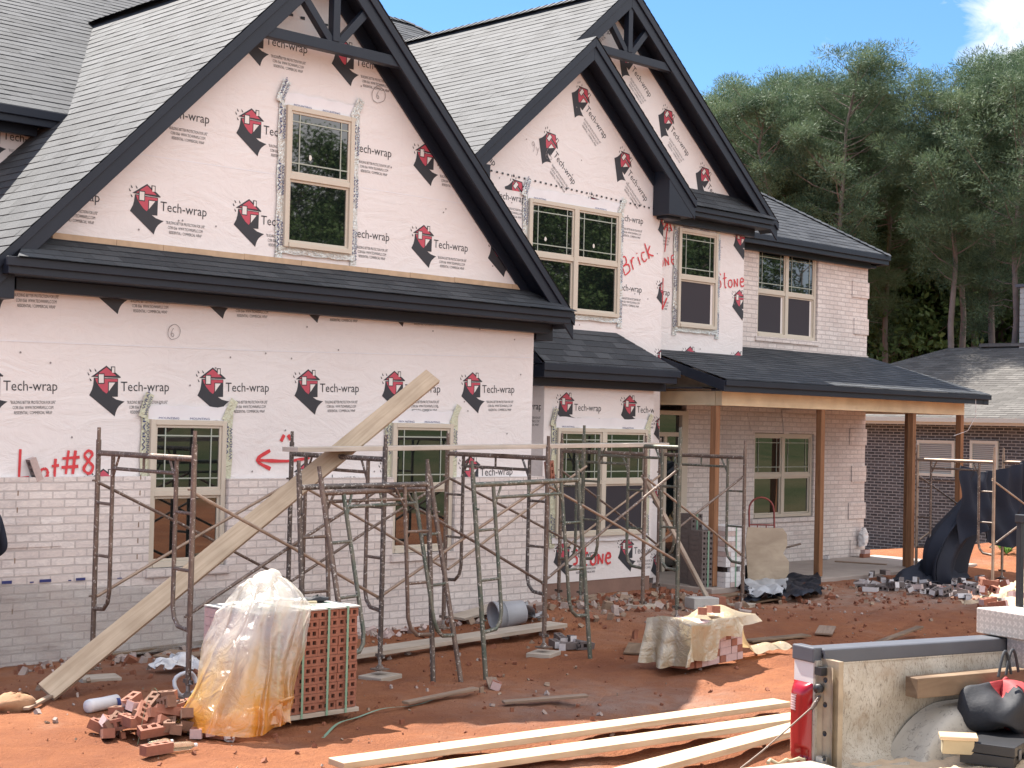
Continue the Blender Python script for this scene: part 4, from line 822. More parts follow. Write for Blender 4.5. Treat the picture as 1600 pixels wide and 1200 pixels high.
# broken pile beside the plastic covered cube
rr = random.Random(21)
for i in range(64):
    t = rr.uniform(-1, 1); s_ = max(-1, min(1, rr.gauss(0, .42))); cx = 6.26+.33*t+.24*s_; cy = 10.04-.27*t+.26*s_; lay = max(0, 1-abs(t)**1.6-.8*abs(s_)); z = .01+.30*lay*rr.random()**.6
    k = rr.choice(('clay', 'clay', 'clay', 'brown', 'brown', 'brownhalf', 'clayhalf', 'brownhalf', 'pink'))
    brick(k, (cx, cy, zg(cx, cy)+z+.03), (rr.choice((0, 0, 1.57, rr.uniform(-.6, .6))), rr.uniform(-.4, .4), rr.uniform(0, 6.28)), ('broken brown brick' if 'brown' in k else 'broken red brick')+' in the heap left of the plastic covered cube' if 'half' in k else ('pink faced brick' if k == 'pink' else ('whole brown brick' if k == 'brown' else 'whole red brick'))+' in the heap left of the plastic covered cube', 'red bricks heaped beside the cube')
for px, py, k, l in ((245, 1165, 'clay', 'single red brick lying in front of the heap beside the bottle'), (310, 1141, 'pink', 'pinkish brick standing alone between the heap and the crumpled cup'), (345, 1140, 'clay', 'red brick against the hem of the plastic sheet')):
    p = at(px, py, Z=.04); brick(k, (p.x, p.y, zg(p.x, p.y)+.05), (0, 0, rr.uniform(0, 3)), l, 'red bricks heaped beside the cube')
p = at(26, 1105, Z=.03)
# rubble of whitewashed bricks before the porch
for i in range(105):
    u = rr.random(); v = rr.random(); px = 1345+245*u; py = 898+10*u+34*v*(.55+.45*u); p = at(px, py, Z=.03)
    if p.y > 13.75 and p.x < 25: p.y = 13.75-.2*rr.random()
    k = rr.choice(('white', 'white', 'grey', 'greyhalf', 'greyhalf', 'clayhalf' if u > .5 else 'white'))
    lab = {'white': 'whitewashed cored brick in the rubble before the porch', 'grey': 'grey brick in the rubble before the porch', 'greyhalf': 'broken whitewashed brick end in the rubble before the porch', 'clayhalf': 'broken reddish brick in the rubble at the right before the porch'}[k]
    brick(k, (p.x, p.y, zg(p.x, p.y)+.035+.07*(rr.random() < .35)), (rr.choice((0, 0, 1.57, 1.57, rr.uniform(-.7, .7))), rr.uniform(-.25, .25), rr.uniform(0, 6.28)), lab, 'brick rubble before the porch')
for i, (px, py) in enumerate(((868, 1000), (880, 1004), (893, 1003), (905, 1004), (876, 994), (890, 995), (912, 1001))):
    p = at(px, py, Z=.04); brick(('white', 'greyhalf')[i % 2], (p.x, p.y, zg(p.x, p.y)+.05), (1.57*(i % 2), rr.uniform(-.2, .2), rr.uniform(0, 3)), 'white faced brick in the small heap beside the scaffold pad', 'white bricks beside the scaffold pad')
brick('grey', (at(55, 727, Y=13.63).x, 13.64, 1.81), (0, R(68), 0), 'brown brick leaning on top of the garage brick beside the sprayed lot number', None)
for px, py, l in ((620, 930, 'x'),): pass
p = at(855, 722, Y=11.08); brick('clay', (11.5, 11.1, 1.86), (1.57, 1.35, .3), 'red brick standing on the scaffold bar beneath the walk board', None)
p = at(775, 1062, Z=.04); brick('clayhalf', (p.x, p.y, zg(p.x, p.y)+.05), (.3, 0, .8), 'broken red brick on the shaded clay near the green leaning frame', None)
# strapped cube of cored bricks under plastic
CB = empty('brick_cube', (7.38, 10.05, 0), 'strapped cube of red cored bricks partly covered by plastic film', 'brick pallet')
mb = MB()
for j in range(11):
    for i in range(5):
        mb_x = 6.905+.0975+i*.195; z = .045+j*.0725+.036
        brick_mesh(mb, Matrix.Translation((mb_x+rr.uniform(-.003, .003), 9.755+rr.uniform(-.006, .006), z)) @ Matrix.Rotation(R(90), 4, 'X') @ Matrix.Diagonal((.86, .82, 1.0, 1)), 'brick_clay')
    for i in range(7):
        y = 9.80+i*.088+.044; z = .045+j*.0725; g_ = rr.uniform(0, .004); mb.box((6.885-g_, y-.042, z), (7.3, y+.042, z+.069), 'brick_pink')
mb.box((6.93, 9.80, .05), (7.85, 10.41, .835), 'brick_clay'); mb.build('brick_stack', CB)
sl2 = MB(); sl2.box((6.88, 9.70, .01), (7.90, 10.42, .042), 'lumber_grey'); sl2.build('base_board', CB); sl2 = MB(); sl2.box((6.88, 9.70, .845), (7.89, 10.42, .857), 'concrete_grey'); sl2.build('top_board', CB)
for x in (7.08, 7.315, 7.56, 7.75): st = MB(); st.box((x, 9.692, .012), (x+.02, 9.695, .86), 'strap_green'); st.box((x, 9.692, .8575), (x+.02, 10.42, .861), 'strap_green'); st.build('strap', CB)
def film_over_cube():
    # the sheet is bunched on the cube's front left corner and falls forward to the ground
    mb = MB(); rg = random.Random(5)
    top = Vector((7.13, 9.98, 1.06))
    keys = [(-.1, (6.86, 10.25, .80), (6.78, 10.3, .42), (6.66, 10.25, .18)), (.12, (6.84, 9.95, .93), (6.66, 9.9, .5), (6.30, 9.86, .04)), (.34, (6.90, 9.74, .98), (6.62, 9.62, .52), (6.36, 9.55, .03)), (.56, (7.06, 9.66, 1.0), (6.86, 9.50, .55), (6.72, 9.40, .02)), (.8, (7.26, 9.64, .97), (7.06, 9.52, .58), (6.96, 9.48, .02)), (1.0, (7.36, 9.66, .90), (7.24, 9.58, .55), (7.05, 9.53, .04))]
    def at_u(u, r):
        for i in range(len(keys)-1):
            if u <= keys[i+1][0]: break
        a, b = keys[i], keys[i+1]; t = (u-a[0])/(b[0]-a[0]); t = t*t*(3-2*t)
        return Vector(a[r]).lerp(Vector(b[r]), t)
    def fn(u, v):
        uu = -.1+1.1*u; A, B, C = (at_u(uu, k) for k in (1, 2, 3))
        if v < .3:
            t = v/.3; p = top.lerp(A, t) + Vector((0, 0, .10*math.sin(math.pi*t)*(.7+.3*math.sin(u*9)) - .03*t))
        else:
            t = (v-.3)/.7; p = A*(1-t)**2 + B*2*t*(1-t) + C*t*t
        fold = math.sin(u*34+2.2*math.sin(v*3)+u*u*9)*.022*(.35+v) + math.sin(u*73+v*6)*.009
        p = p + Vector((-.3, -.95, .15))*fold + wob(p, 2.6, .045) + wob(p, 8, .011)
        if v > .96: p.z = max(p.z, zg(p.x, p.y)+.004)
        return p
    mb.grid(fn, 90, 60, 'film_clear'); 
    # bunched crest
    mb.grid(lambda u, v: Vector((6.98+.36*u, 9.98-.14*math.cos(v*6.28)*(.6+.4*math.sin(u*3.1)), .93+.10*math.sin(u*3.14)+.12*math.sin(v*6.28))) + wob((u*3, v*2, 1), 1.8, .06)+wob((u*3, v*2, 5), 5, .012), 30, 26, 'film_clear')
    # yellow hem spread on the ground
    mb.grid(lambda u, v: Vector((6.40+.62*u, 9.86-.34*u-.16*v*(1-.3*u), 0)) + Vector((0, 0, .015+.13*math.sin(v*3.14)*(.4+u)+.05*u)) + wob((u*4, v*1.5, 9), 2.5, .06), 46, 18, 'film_clear')
    for i in range(len(mb.v)):
        x, y, z = mb.v[i]; mb.v[i] = (x, y, max(z, zg(x, y)+.006))
    mb.build('plastic_sheet', None, 'crumpled clear and orange stained plastic film draped over the brick cube', 'plastic sheet', fix=False)
film_over_cube()
# small cube under a cream tarp
C2 = empty('brick_cube', (12.36, 9.75, 0), 'half used low cube of bricks under a cream tarp near the truck', 'brick pallet'); mb = MB()
a = at(1088, 1046, Z=0); b = at(1160, 1030, Z=0); e1 = (b-a); e1.z = 0; L1 = e1.length; e1.normalize(); e2 = Vector((-e1.y, e1.x, 0)); M1 = Matrix(((e1.x, e2.x, 0, a.x), (e1.y, e2.y, 0, a.y), (0, 0, 1, 0), (0, 0, 0, 1)))
for j in range(6):
    n = 8; zz = .01+j*.073
    for i in range(n):
        if j == 5 and i > 2: continue
        w = L1/n; mb.box((i*w+.002, rr.uniform(-.006, .006), zz), ((i+1)*w-.002, .42, zz+.07), 'brick_pink' if (i+j) % 4 else 'brick_clay', M1)
    mb.box((-.13, .02, zz), (-.004, .30, zz+.07), 'brick_clay', M1)
mb.build('brick_stack', C2)
def tarp2():
    mb = MB()
    def fn(u, v):
        x = -.30+1.12*u*L1/.75; y = -.05+.5*v; z = .44+.03*math.sin(u*9)
        if v < .28: t = 1-v/.28; y = -.035-.05*t-.03*math.sin(u*20)*t; z = .45-.36*t*(1.05 if u < .42 else (.62 if u < .7 else .25)) 
        if u < .22: t = 1-u/.22; x = -.16-.10*t-.05*math.sin(v*14)*t; z = z*(1-t)+.03*t if v >= .28 else min(z, .45*(1-t)+.03*t)
        p = M1 @ Vector((x, y, z)); return p + wob(p, 3.2, .055) + wob(p, 8, .013) + Vector((0, 0, .02))
    mb.grid(fn, 60, 44, 'tarp_cream')
    def tail(u, v):
        x = L1+.02+u*.95; y = .08+.26*v-.15*u; z = .42*max(0, 1-u*2.6)**1.3 + .02 + .055*math.sin(v*3.14)
        p = M1 @ Vector((x, y, z)); return p+wob(p, 5, .045)
    mb.grid(tail, 46, 14, 'tarp_cream')
    for i in range(len(mb.v)):
        x, y, z = mb.v[i]; mb.v[i] = (x, y, max(z, zg(x, y)+.008))
    mb.build('tarp', None, 'cream plastic tarp draped over the low brick cube', 'tarp', fix=False)
tarp2()
for dx, l in ((.30, 'clay brick lying on top of the cream tarp, left one'), (.52, 'clay brick lying on top of the cream tarp, right one')):
    q = M1 @ Vector((dx, .12, .53)); brick('clay', q, (0, .1, .4+dx), l, 'bricks on the tarp')
# stacks on the porch
def stack(name, px, py, w, d, h, label, dark, rz):
    p = at(px, py, Z=.02); e = empty(name, (p.x, p.y, .02), label, 'brick stack', None, 0); mb = MB(); mt = Matrix.Translation((p.x, p.y, .02)) @ Matrix.Rotation(rz, 4, 'Z')
    n = int(h/.075)
    for j in range(n):
        if dark:
            for i in range(max(1, int(w/.2))): brick_mesh(mb, mt @ Matrix.Translation((-w/2+.1+i*.2, -d/2+.03, .04+j*.075)) @ Matrix.Rotation(R(90), 4, 'X') @ Matrix.Diagonal((.88, .85, 1, 1)), 'brick_grey')
            mb.box((-w/2, -d/2+.07, j*.075), (w/2, d/2, j*.075+.072), 'brick_grey', mt)
        else:
            k = int(w/.09)
            for i in range(k):
                if j == 3 and i in (0, 2): continue
                q = rr.uniform(0, .006); mb.box((-w/2+i*w/k+.003, -d/2-q, j*.075), (-w/2+(i+1)*w/k-.003, d/2, j*.075+.071), 'brick_white' if rr.random() < .85 else 'brick_pale', mt)
            mb.box((-w/2+.02, -d/2+.06, 0), (w/2-.02, d/2-.02, n*.075-.01), 'brick_hole', mt)
    mb.build('bricks', e); st = MB(); st.box((-.012, -d/2-.012, 0), (.012, -d/2-.009, n*.075), 'strap_green', mt); st.build('strap', e)
stack('brick_stack', 1078, 912, .20, .3, 1.05, 'tall dark brick stack beside the front door', True, -.3); stack('brick_stack', 1096, 916, .22, .3, .85, 'dark cored brick stack between the front door and the first porch post', True, -.3); stack('brick_stack', 1130, 915, .44, .45, .97, 'stack of white brick ends right of the first porch post', False, -.05)

# ------------------------------------------------------------------ the pickup truck, front to the right, seen into its bed
TO = Vector((6.5, 4.52, .015)); TR = empty('pickup_truck', TO, 'dirty white pickup truck, tailgate down, bed loaded with tools', 'truck', None, R(-16))
TM = Matrix.Translation(TO) @ Matrix.Rotation(R(-16), 4, 'Z'); TI = TM.inverted()
def tl(px, py, Z): return TI @ at(px, py, Z=Z)
def tly(px, py, Y):
    o = TI @ CAM; d = (TI @ at(px, py, Z=.5))-o; return o+d*((Y-o.y)/d.y)
def tb(mb, name, bevel=0, **k): return mb.build(name, TR, bevel=bevel, loc=(0, 0, 0), **k)
xt = tl(1526, 1000, 1.24).x; L = 2.0; z0, zr = .70, 1.24
mb = MB()
for sg, y0 in ((1, 0), (-1, -1.92)):
    yi = y0-sg*.19
    mb.grid(lambda u, v: Vector((.05+u*(L-.05), yi + sg*(.012*math.sin(v*7) + (.05*(1-v*4)**2 if v < .25 else 0)*-1), z0+v*(zr-.03-z0))) + wob((u*5, v*3, sg), 2, .006), 50, 14, 'truck_bed')
    mb.box((.05, min(yi, yi+sg*.06), zr-.06), (L, max(yi, yi+sg*.06), zr-.02), 'truck_bed')
mb.grid(lambda u, v: Vector((.0+u*L, -.18-v*1.56, z0+.012*math.sin(v*60))), 8, 120, 'truck_bed')
mb.box((L-.02, -1.74, z0), (L+.02, -.18, zr), 'truck_bed'); tb(mb, 'bed_lining', fix=False)
mb = MB()
for y0, sg in ((0, 1), (-1.92, -1)):
    prof = [(y0-sg*.02, .42), (y0+sg*.01, .62), (y0+sg*.015, .85), (y0-sg*.005, 1.08), (y0-sg*.03, 1.225)]
    def side(u, v, y0=y0, sg=sg):
        i = min(3, int(v*4)); t = v*4-i; a, b = prof[i], prof[i+1]; x = u*L; y = a[0]+(b[0]-a[0])*t; z = a[1]+(b[1]-a[1])*t
        r = math.hypot(x-.95, z-.36)
        if r < .43: z = max(z, .36+math.sqrt(max(0, .43**2-(x-.95)**2)))
        return Vector((x, y, z))
    mb.grid(side, 60, 20, 'truck_white')
tb(mb, 'bed_side', fix=False)
mb = MB()
# rear corner: jamb with latch pockets
mb.grid(lambda u, v: Vector((-.012+.03*math.sin(u*3.1)-.012*(abs(u-.45) < .14), -.165-.13*u, z0-.10+v*(zr-z0+.04))), 14, 6, 'jamb'); mb.box((.02, -.30, z0-.1), (.05, -.02, zr-.03), 'jamb')
mb.box((-.02, -.158, 1.085), (.05, -.012, 1.19), 'truck_white'); mb.box((-.02, -.158, .55), (.05, -.012, .665), 'truck_white'); mb.box((-.02, -.175, .66), (.02, -.158, 1.2), 'truck_bed')
for z in (1.12, 1.00, .86, .74): mb.lathe([(.0, -.004), (.014, -.004), (.014, .0)], 'plastic_black', 8, Matrix.Translation((-.03, -.26, z)) @ Matrix.Rotation(R(-90), 4, 'Y'))
mb.box((-.035, -.235, 1.135), (.0, -.185, 1.175), 'plastic_black'); mb.lathe([(0, .03), (.022, .03), (.022, 0)], 'plastic_black', 12, Matrix.Translation((-.01, -.205, 1.07)) @ Matrix.Rotation(R(-90), 4, 'Y')); mb.box((-.03, -.25, .66), (-.0, -.20, .74), 'worn_paint')
tb(mb, 'tailgate_jamb', fix=False)
mb = MB(); mb.beam((.02, -.12, zr+.004), (L, -.12, zr+.004), .13, .026, 'plastic_grey'); mb.box((.02, -.054, zr-.07), (L, -.012, zr-.012), 'truck_white'); mb.beam((.02, -.185, zr-.02), (L, -.185, zr-.02), .014, .07, 'plastic_grey'); mb.beam((-.03, -.085, zr-.015), (.03, -.085, zr-.015), .165, .075, 'plastic_grey'); tb(mb, 'rail_cap', bevel=.012)
mb = MB(); mb.beam((.02, -1.83, zr+.008), (L, -1.83, zr+.008), .19, .030, 'plastic_grey'); tb(mb, 'rail_cap', bevel=.012)
for y0 in (-.012, -1.77):
    mb = MB(); n = 10
    def lens(u, v, y0=y0):
        y = y0-.146*u; bulge = -.045*(1-(2*u-1)**4)*(1-(2*v-1)**10); x = -.02+bulge
        if .55 < u < .92 and .10 < v < .24: x += .028
        return Vector((x, y+.004*math.sin(v*3), .672+.412*v))
    mb.grid(lens, 18, 36, 'red_lens'); lo = tb(mb, 'tail_light', fix=False)
    mb = MB(); mb.grid(lambda u, v, y0=y0: Vector((-.0662-.0012*math.sin(v*40)+.006*(2*u-1)**2, y0-.026-.056*u, .945+.08*v)), 8, 22, 'clear_lens'); c = mb.build('reverse_lens', lo, loc=(0, 0, 0), fix=False)
mb = MB(); mb.box((-.56, -1.74, .655), (-.03, -.18, .715), 'truck_bed'); mb.box((-.57, -1.74, .66), (-.561, -.18, .71), 'truck_white'); tb(mb, 'tailgate', bevel=.01)
mb = MB(); mb.tube([(-.03, -.19, .99), (-.16, -.18, .90), (-.34, -.17, .78), (-.46, -.165, .71)], .004, 'pipe_rust', 6); mb.lathe([(.008, -.03), (.012, 0), (.008, .05)], 'pipe_rust', 8, Matrix.Translation((-.035, -.19, .99)) @ Matrix.Rotation(R(40), 4, 'Y')); tb(mb, 'tailgate_cable')
# wheel houses
mb = MB()
for yc in (-.33, -1.59):
    mb = MB(); mb.grid(lambda u, v, yc=yc: Vector((.42+1.06*u, yc-.13+.26*v, z0+.26*max(0, (1-abs(2*u-1)**3.2))*max(.0, 1-abs(2*v-1)**6 if (v > .5) == (yc < -1) else 1)))+wob((u*4, v*3, 0), 2, .006), 40, 20, 'worn_paint'); tb(mb, 'wheel_house', fix=False)
mb = MB(); mb.box((xt, -1.88, zr+.025), (xt+.5, -.02, zr+.16), 'diamond'); mb.box((xt+.03, -1.72, z0+.02), (xt+.46, -.21, zr+.024), 'diamond'); tb(mb, 'tool_box', bevel=.006)
mb = MB()
pb = tl(1592, 952, zr+.16); xr_, yr_ = pb.x, -.07
for yy in (yr_, -1.85): mb.beam((xr_, yy, zr+.16), (xr_, yy, zr+.62), .032, .032, 'plastic_black', up=(1, 0, 0))
mb.beam((xr_, yr_+.0225, zr+.64), (xr_, -1.87, zr+.64), .045, .045, 'plastic_black')
for k in range(5): mb.beam((xr_, -.35-.28*k, zr+.17), (xr_, -.35-.28*k, zr+.62), .025, .025, 'plastic_black', up=(1, 0, 0))
tb(mb, 'headache_rack', bevel=.004)
# cab, bonnet and wheels
mb = MB(); x0 = L+.05; x0 = max(x0, xt+.56)
cab = [(x0, .55), (x0+3.05, .55), (x0+3.05, .98), (x0+2.95, 1.06), (x0+1.75, 1.16), (x0+1.15, 1.74), (x0+.95, 1.80), (x0+.15, 1.80), (x0+.05, 1.70), (x0, 1.15)]
def cabsec(y, inset): return [(x, y, z) for x, z in [(a, b) if b < 1.2 else (a, b) for a, b in cab]]
n = len(cab); vs = []; fs = []
for y, ins in ((0, 0), (-.0, .0), (-1.92, 0)): pass
ring = lambda yy, up: [(x, yy-(up if z > 1.2 else 0), z) for x, z in cab]
A = ring(0, .16); B = ring(-1.92, -.16); mb.add(A+B, [tuple(range(n)), tuple(reversed(range(n, 2*n)))]+[(i, i+n, (i+1) % n+n, (i+1) % n) for i in range(n)], 'truck_white'); tb(mb, 'cab', bevel=.04)
mb = MB()
for yy, s_ in ((-.075, 1), (-1.845, -1)): mb.poly([(x0+.2, yy+.012*s_, 1.22), (x0+1.55, yy+.012*s_, 1.22), (x0+1.1, yy-.07*s_, 1.68), (x0+.25, yy-.07*s_, 1.68)], 'glass')
mb.poly([(x0-.012, -.3, 1.25), (x0-.012, -1.62, 1.25), (x0+.03, -1.55, 1.66), (x0+.03, -.37, 1.66)], 'glass'); tb(mb, 'cab_window', fix=False)
for wx, wy in ((.95, -.12), (.95, -1.80), (x0+2.3, -.12), (x0+2.3, -1.80)):
    mb = MB(); mt = Matrix.Translation((wx, wy, .37)) @ Matrix.Rotation(R(90), 4, 'X'); mb.lathe([(.20, -.11), (.30, -.125), (.365, -.10), (.375, 0), (.365, .10), (.30, .125), (.20, .11)], 'rubber', 28, mt); w = tb(mb, 'wheel')
    mb = MB(); mb.lathe([(.0, .09), (.06, .09), (.10, .06), (.19, .10), (.21, .11), (.21, -.11), (.0, -.09)], 'metal_grey', 24, mt); mb.build('rim', w, loc=(0, 0, 0))
# the load in the bed, each a thing of its own, in world space
def tw(p): return TM @ Vector(p)
def load(name, mb, label, cat, fix=True, bevel=0, group=None):
    mb.v = [tuple(TM @ Vector(p)) for p in mb.v]; return mb.build(name, None, label, cat, group, bevel=bevel, fix=fix)
mb = MB(); mb.grid(lambda u, v: Vector((.10+u*1.5, -.30-v*1.35, z0+.012+.10*sstep(.1, .7, u)*math.sin(v*3.1)**.6))+wob((u*6, v*5, 2), 2, .02)+wob((u*6, v*5, 2), 9, .012), 70, 50, 'sand'); o = load('sand', mb, None, None, False); o['kind'] = 'stuff'
q = tly(1424, 1074, -.30); mb = MB(); dd = Vector((1, -.03, 0)); mb.beam(q, Vector((min(q.x+.80, xt+.02), q.y-.02, q.z+.01)), .09, .10, 'timber_brown'); load('timber', mb, 'old brown timber lying on the wheel arch in the truck bed', 'timber', bevel=.004)
q = tly(1560, 1186, -.62); mb = MB(); mt = Matrix.Translation(q) @ Matrix.Rotation(R(28), 4, 'Z'); mb.box((-.20, -.13, 0), (.20, .13, .055), 'plastic_black', mt); mb.box((-.205, -.135, .058), (.205, .135, .105), 'plastic_black', mt); mb.box((-.06, -.147, .03), (.06, -.136, .05), 'plastic_grey', mt); [mb.box((sx-.02, -.142, .035), (sx+.02, -.136, .085), 'plastic_grey', mt) for sx in (-.13, .13)]
load('tool_case', mb, 'flat black plastic tool case lying in the truck bed', 'tool case', bevel=.01)
q = tl(1572, 1122, z0+.10); mb = MB(); q = tly(1566, 1126, -.42); mt = Matrix.Translation(q) @ Matrix.Rotation(R(20), 4, 'Z')
def bag(u, v, ex=(.26, .17, .105)):
    a = u*2*math.pi; b = (v-.5)*math.pi; f = lambda t: math.copysign(abs(t)**.6, t)
    p = Vector((ex[0]*f(math.cos(b))*f(math.cos(a)), ex[1]*f(math.cos(b))*f(math.sin(a)), ex[2]*(f(math.sin(b))*(1+.35*math.sin(3*a))+.6))); return mt @ (p + wob(p, 9, .025))
mb.grid(bag, 40, 24, 'bag_black', True); nf = len(mb.f)
red = mb.mi('bag_red')
for i in range(nf):
    c = sum((Vector(mb.v[j]) for j in mb.f[i]), Vector())/len(mb.f[i]); l = mt.inverted() @ c
    if l.x > -.05 + .02*math.sin(l.z*30): mb.m[i] = red
for sx in (-.05, .04): mb.tube([mt @ Vector((-.14+sx+.15*t, -.06, .25+.12*math.sin(t*3.14))) for t in [k/10 for k in range(11)]], .008, 'bag_black', 6)
load('tool_bag', mb, 'open black and red canvas tool bag in the truck bed', 'tool bag', fix=False)
q = tly(1496, 1170, -.60); mb = MB(); mt = Matrix.Translation(q) @ Matrix.Rotation(R(-35), 4, 'Z') @ Matrix.Rotation(R(15), 4, 'X'); mb.box((-.075, -.022, -.02), (.075, .022, .055), 'rope_tan', mt); mb.box((-.09, -.03, .056), (.09, .03, .075), 'lumber', mt); load('scrub_brush', mb, 'small pale bristle brush beside the black tool case', 'brush', bevel=.004)
q = tl(1592, 1185, z0+.03); mb = MB(); mb.tube([Vector((q.x+.13*math.cos(t)*(1+.04*k), q.y+.11*math.sin(t), z0+.03+.018*k+.05*max(0, math.sin(t)))) for k in range(4) for t in [i*.35+6.283*0 for i in range(18)]], .011, 'rubber', 6); load('hose', mb, 'coil of black hose at the right edge of the truck bed', 'hose')
mb = MB(); p0 = tl(1200, 1192, .73); mb.tube([p0+Vector((.03*k, .02*math.sin(k*1.7), .01*math.sin(k*2.3))) for k in range(9)], .010, 'rope_tan', 6); load('rope', mb, 'short frayed rope lying on the lowered tailgate', 'rope')
p0 = tl(1350, 1166, z0+.02); mb = MB(); mb.tube([p0+Vector((-.1+.06*k, .02*math.sin(k*2), .006*(k % 2))) for k in range(5)], .012, 'plastic_black', 6); load('cable_scrap', mb, 'dark rag of cable on the sandy bed floor', 'cable')

# ------------------------------------------------------------------ the house next door
NB = empty('neighbour_house', (36, 17, -.8), 'single storey dark brick house with brown shingle roof beyond the porch', 'house'); NX = 34.0
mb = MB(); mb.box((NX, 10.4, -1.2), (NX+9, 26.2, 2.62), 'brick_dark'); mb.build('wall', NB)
for y0, y1, zz0, zz1 in ((19.12, 20.15, 1.30, 2.18), (17.98, 18.71, 1.32, 2.2), (13.2, 14.2, 1.3, 2.2)):
    f = MB(); t = .07
    f.box((NX-.05, y0, zz0), (NX-.002, y0+t, zz1), 'trim_tan'); f.box((NX-.05, y1-t, zz0), (NX-.002, y1, zz1), 'trim_tan'); f.box((NX-.05, y0+t, zz0), (NX-.002, y1-t, zz0+t), 'trim_tan'); f.box((NX-.05, y0+t, zz1-t), (NX-.002, y1-t, zz1), 'trim_tan'); w = f.build('window', NB)
    b = MB(); n = 16
    for k in range(n): z = zz0+t+(zz1-zz0-2*t)*k/n; b.add([(NX-.012, y0+t, z), (NX-.012, y1-t, z), (NX-.03, y1-t, z+.045), (NX-.03, y0+t, z+.045)], [(0, 1, 2, 3)], 'blind'); b.box((NX-.034, y0+t, z+.045), (NX-.031, y1-t, z+.056), 'plastic_grey')  # thin dark strips drawn in for the shade between the slats
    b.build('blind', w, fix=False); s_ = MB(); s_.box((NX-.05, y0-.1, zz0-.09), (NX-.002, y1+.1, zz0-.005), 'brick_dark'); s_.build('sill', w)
mb = MB(); ex, rx = NX-.45, NX+4.5; ez, rz_ = 2.72, 4.72
for q in ([(ex, 9.9, ez), (ex, 26.65, ez), (rx, 21.9, rz_), (rx, 14.6, rz_)],):
    shingles(mb, q, 'shingle_brown', lift=.006)
mb.poly([(ex, 26.65, ez), (NX+9.45, 26.65, ez), (rx, 21.9, rz_)], 'shingle_brown'); mb.poly([(NX+9.45, 26.65, ez), (NX+9.45, 9.9, ez), (rx, 14.6, rz_), (rx, 21.9, rz_)], 'shingle_brown'); mb.poly([(ex, 9.9, ez), (NX+9.45, 9.9, ez), (rx, 14.6, rz_)], 'shingle_brown'); rf = mb.build('roof', NB, fix=False)
mb = MB(); mb.beam((rx, 20.9, rz_+.05), (rx, 16.9, rz_+.05), .30, .09, 'shingle_brown'); mb.build('ridge_vent', rf)
mb = MB(); mb.box((ex-.03, 9.9, ez-.16), (ex, 26.65, ez+.01), 'trim_tan'); mb.box((ex, 9.9, ez-.15), (NX, 26.6, ez-.12), 'trim_tan'); mb.box((ex-.13, 9.9, ez-.09), (ex-.031, 26.7, ez+.015), 'trim_tan'); mb.build('gutter', NB)
mb = MB(); mb.box((38.4, 18.2, 3.5), (40.2, 19.74, 6.30), 'siding')
for k in range(18): mb.box((38.38, 18.18, 3.6+k*.15), (38.399, 19.75, 3.735+k*.15), 'siding')
mb.box((38.3, 18.1, 6.30), (40.3, 19.85, 6.38), 'plastic_grey'); mb.box((38.5, 18.3, 6.38), (40.1, 19.65, 6.65), 'metal_grey'); mb.build('chimney', NB)

# ------------------------------------------------------------------ trees
def needle_cluster(mb, c, r, n, rg, mat, ln, wd, up=.5):
    for i in range(n):
        d = Vector((rg.gauss(0, 1), rg.gauss(0, 1), rg.gauss(0, 1))).normalized(); p = c + Vector((d.x*r, d.y*r, d.z*r*.5))*rg.random()**.4
        a = (d + Vector((0, 0, up)) + Vector((rg.gauss(0, .5), rg.gauss(0, .5), rg.gauss(0, .4)))).normalized(); s_ = a.cross(Vector((rg.gauss(0, 1), rg.gauss(0, 1), rg.gauss(0, 1)))).normalized()*wd
        q = p + a*ln*(.7+.6*rg.random()); m_ = (p+q)/2
        mb.add([p, m_+s_, q, m_-s_], [(0, 1, 2, 3)], mat)
def pine_mesh(seed, H=16.0):
    rg = random.Random(seed); tr = MB(); cr = MB(); bend = [Vector((rg.gauss(0, .025)*k, rg.gauss(0, .025)*k, H*k/8)) for k in range(9)]
    P = lambda t: bend[min(7, int(t*8))].lerp(bend[min(7, int(t*8))+1], t*8-min(7, int(t*8)))
    tr.tube([P(k/8) for k in range(9)], .17, 'pine_bark', 9, r2=.03)
    nl = 52
    for i in range(nl):
        t = (.56, .58, .46)[seed % 3]+(.43, .41, .53)[seed % 3]*(i/nl)**.9; b = P(t); a = rg.random()*6.283; prof = (1-((t-.72)/.31)**2 if t > .72 else (t-.46)/.26)
        L_ = max(.35, 2.35*max(.12, prof)*(.55+.65*rg.random())); rise = .15+.5*rg.random()+.5*(t-.4)
        e = b + Vector((math.cos(a)*L_, math.sin(a)*L_, L_*rise)); mid = (b+e)/2 + Vector((0, 0, -.08*L_))
        tr.tube([b, mid, e], .035*(1.2-t)+.012, 'pine_bark', 5, r2=.008)
        for k in range(3+int(L_*2.1)):
            f = .42+.62*rg.random()**.6; c = b.lerp(e, min(f, 1.02)) + Vector((rg.gauss(0, .28), rg.gauss(0, .28), rg.gauss(.08, .12)))
            needle_cluster(cr, c, .36+.28*rg.random(), 200, rg, 'pine_needles', .15, .0105, .3)
    for k in range(5): needle_cluster(cr, P(.97)+Vector((rg.gauss(0, .25), rg.gauss(0, .25), .2*k-.5)), .34, 190, rg, 'pine_needles', .15, .0105, .3)
    for i in range(7):                                                # dead stubs on the bare trunk
        b = P(.2+.35*rg.random()); a = rg.random()*6.283; tr.tube([b, b+Vector((math.cos(a)*.6, math.sin(a)*.6, .12)), b+Vector((math.cos(a)*1.2, math.sin(a)*1.2, .05))], .018, 'pine_bark', 4, r2=.005)
    return tr, cr
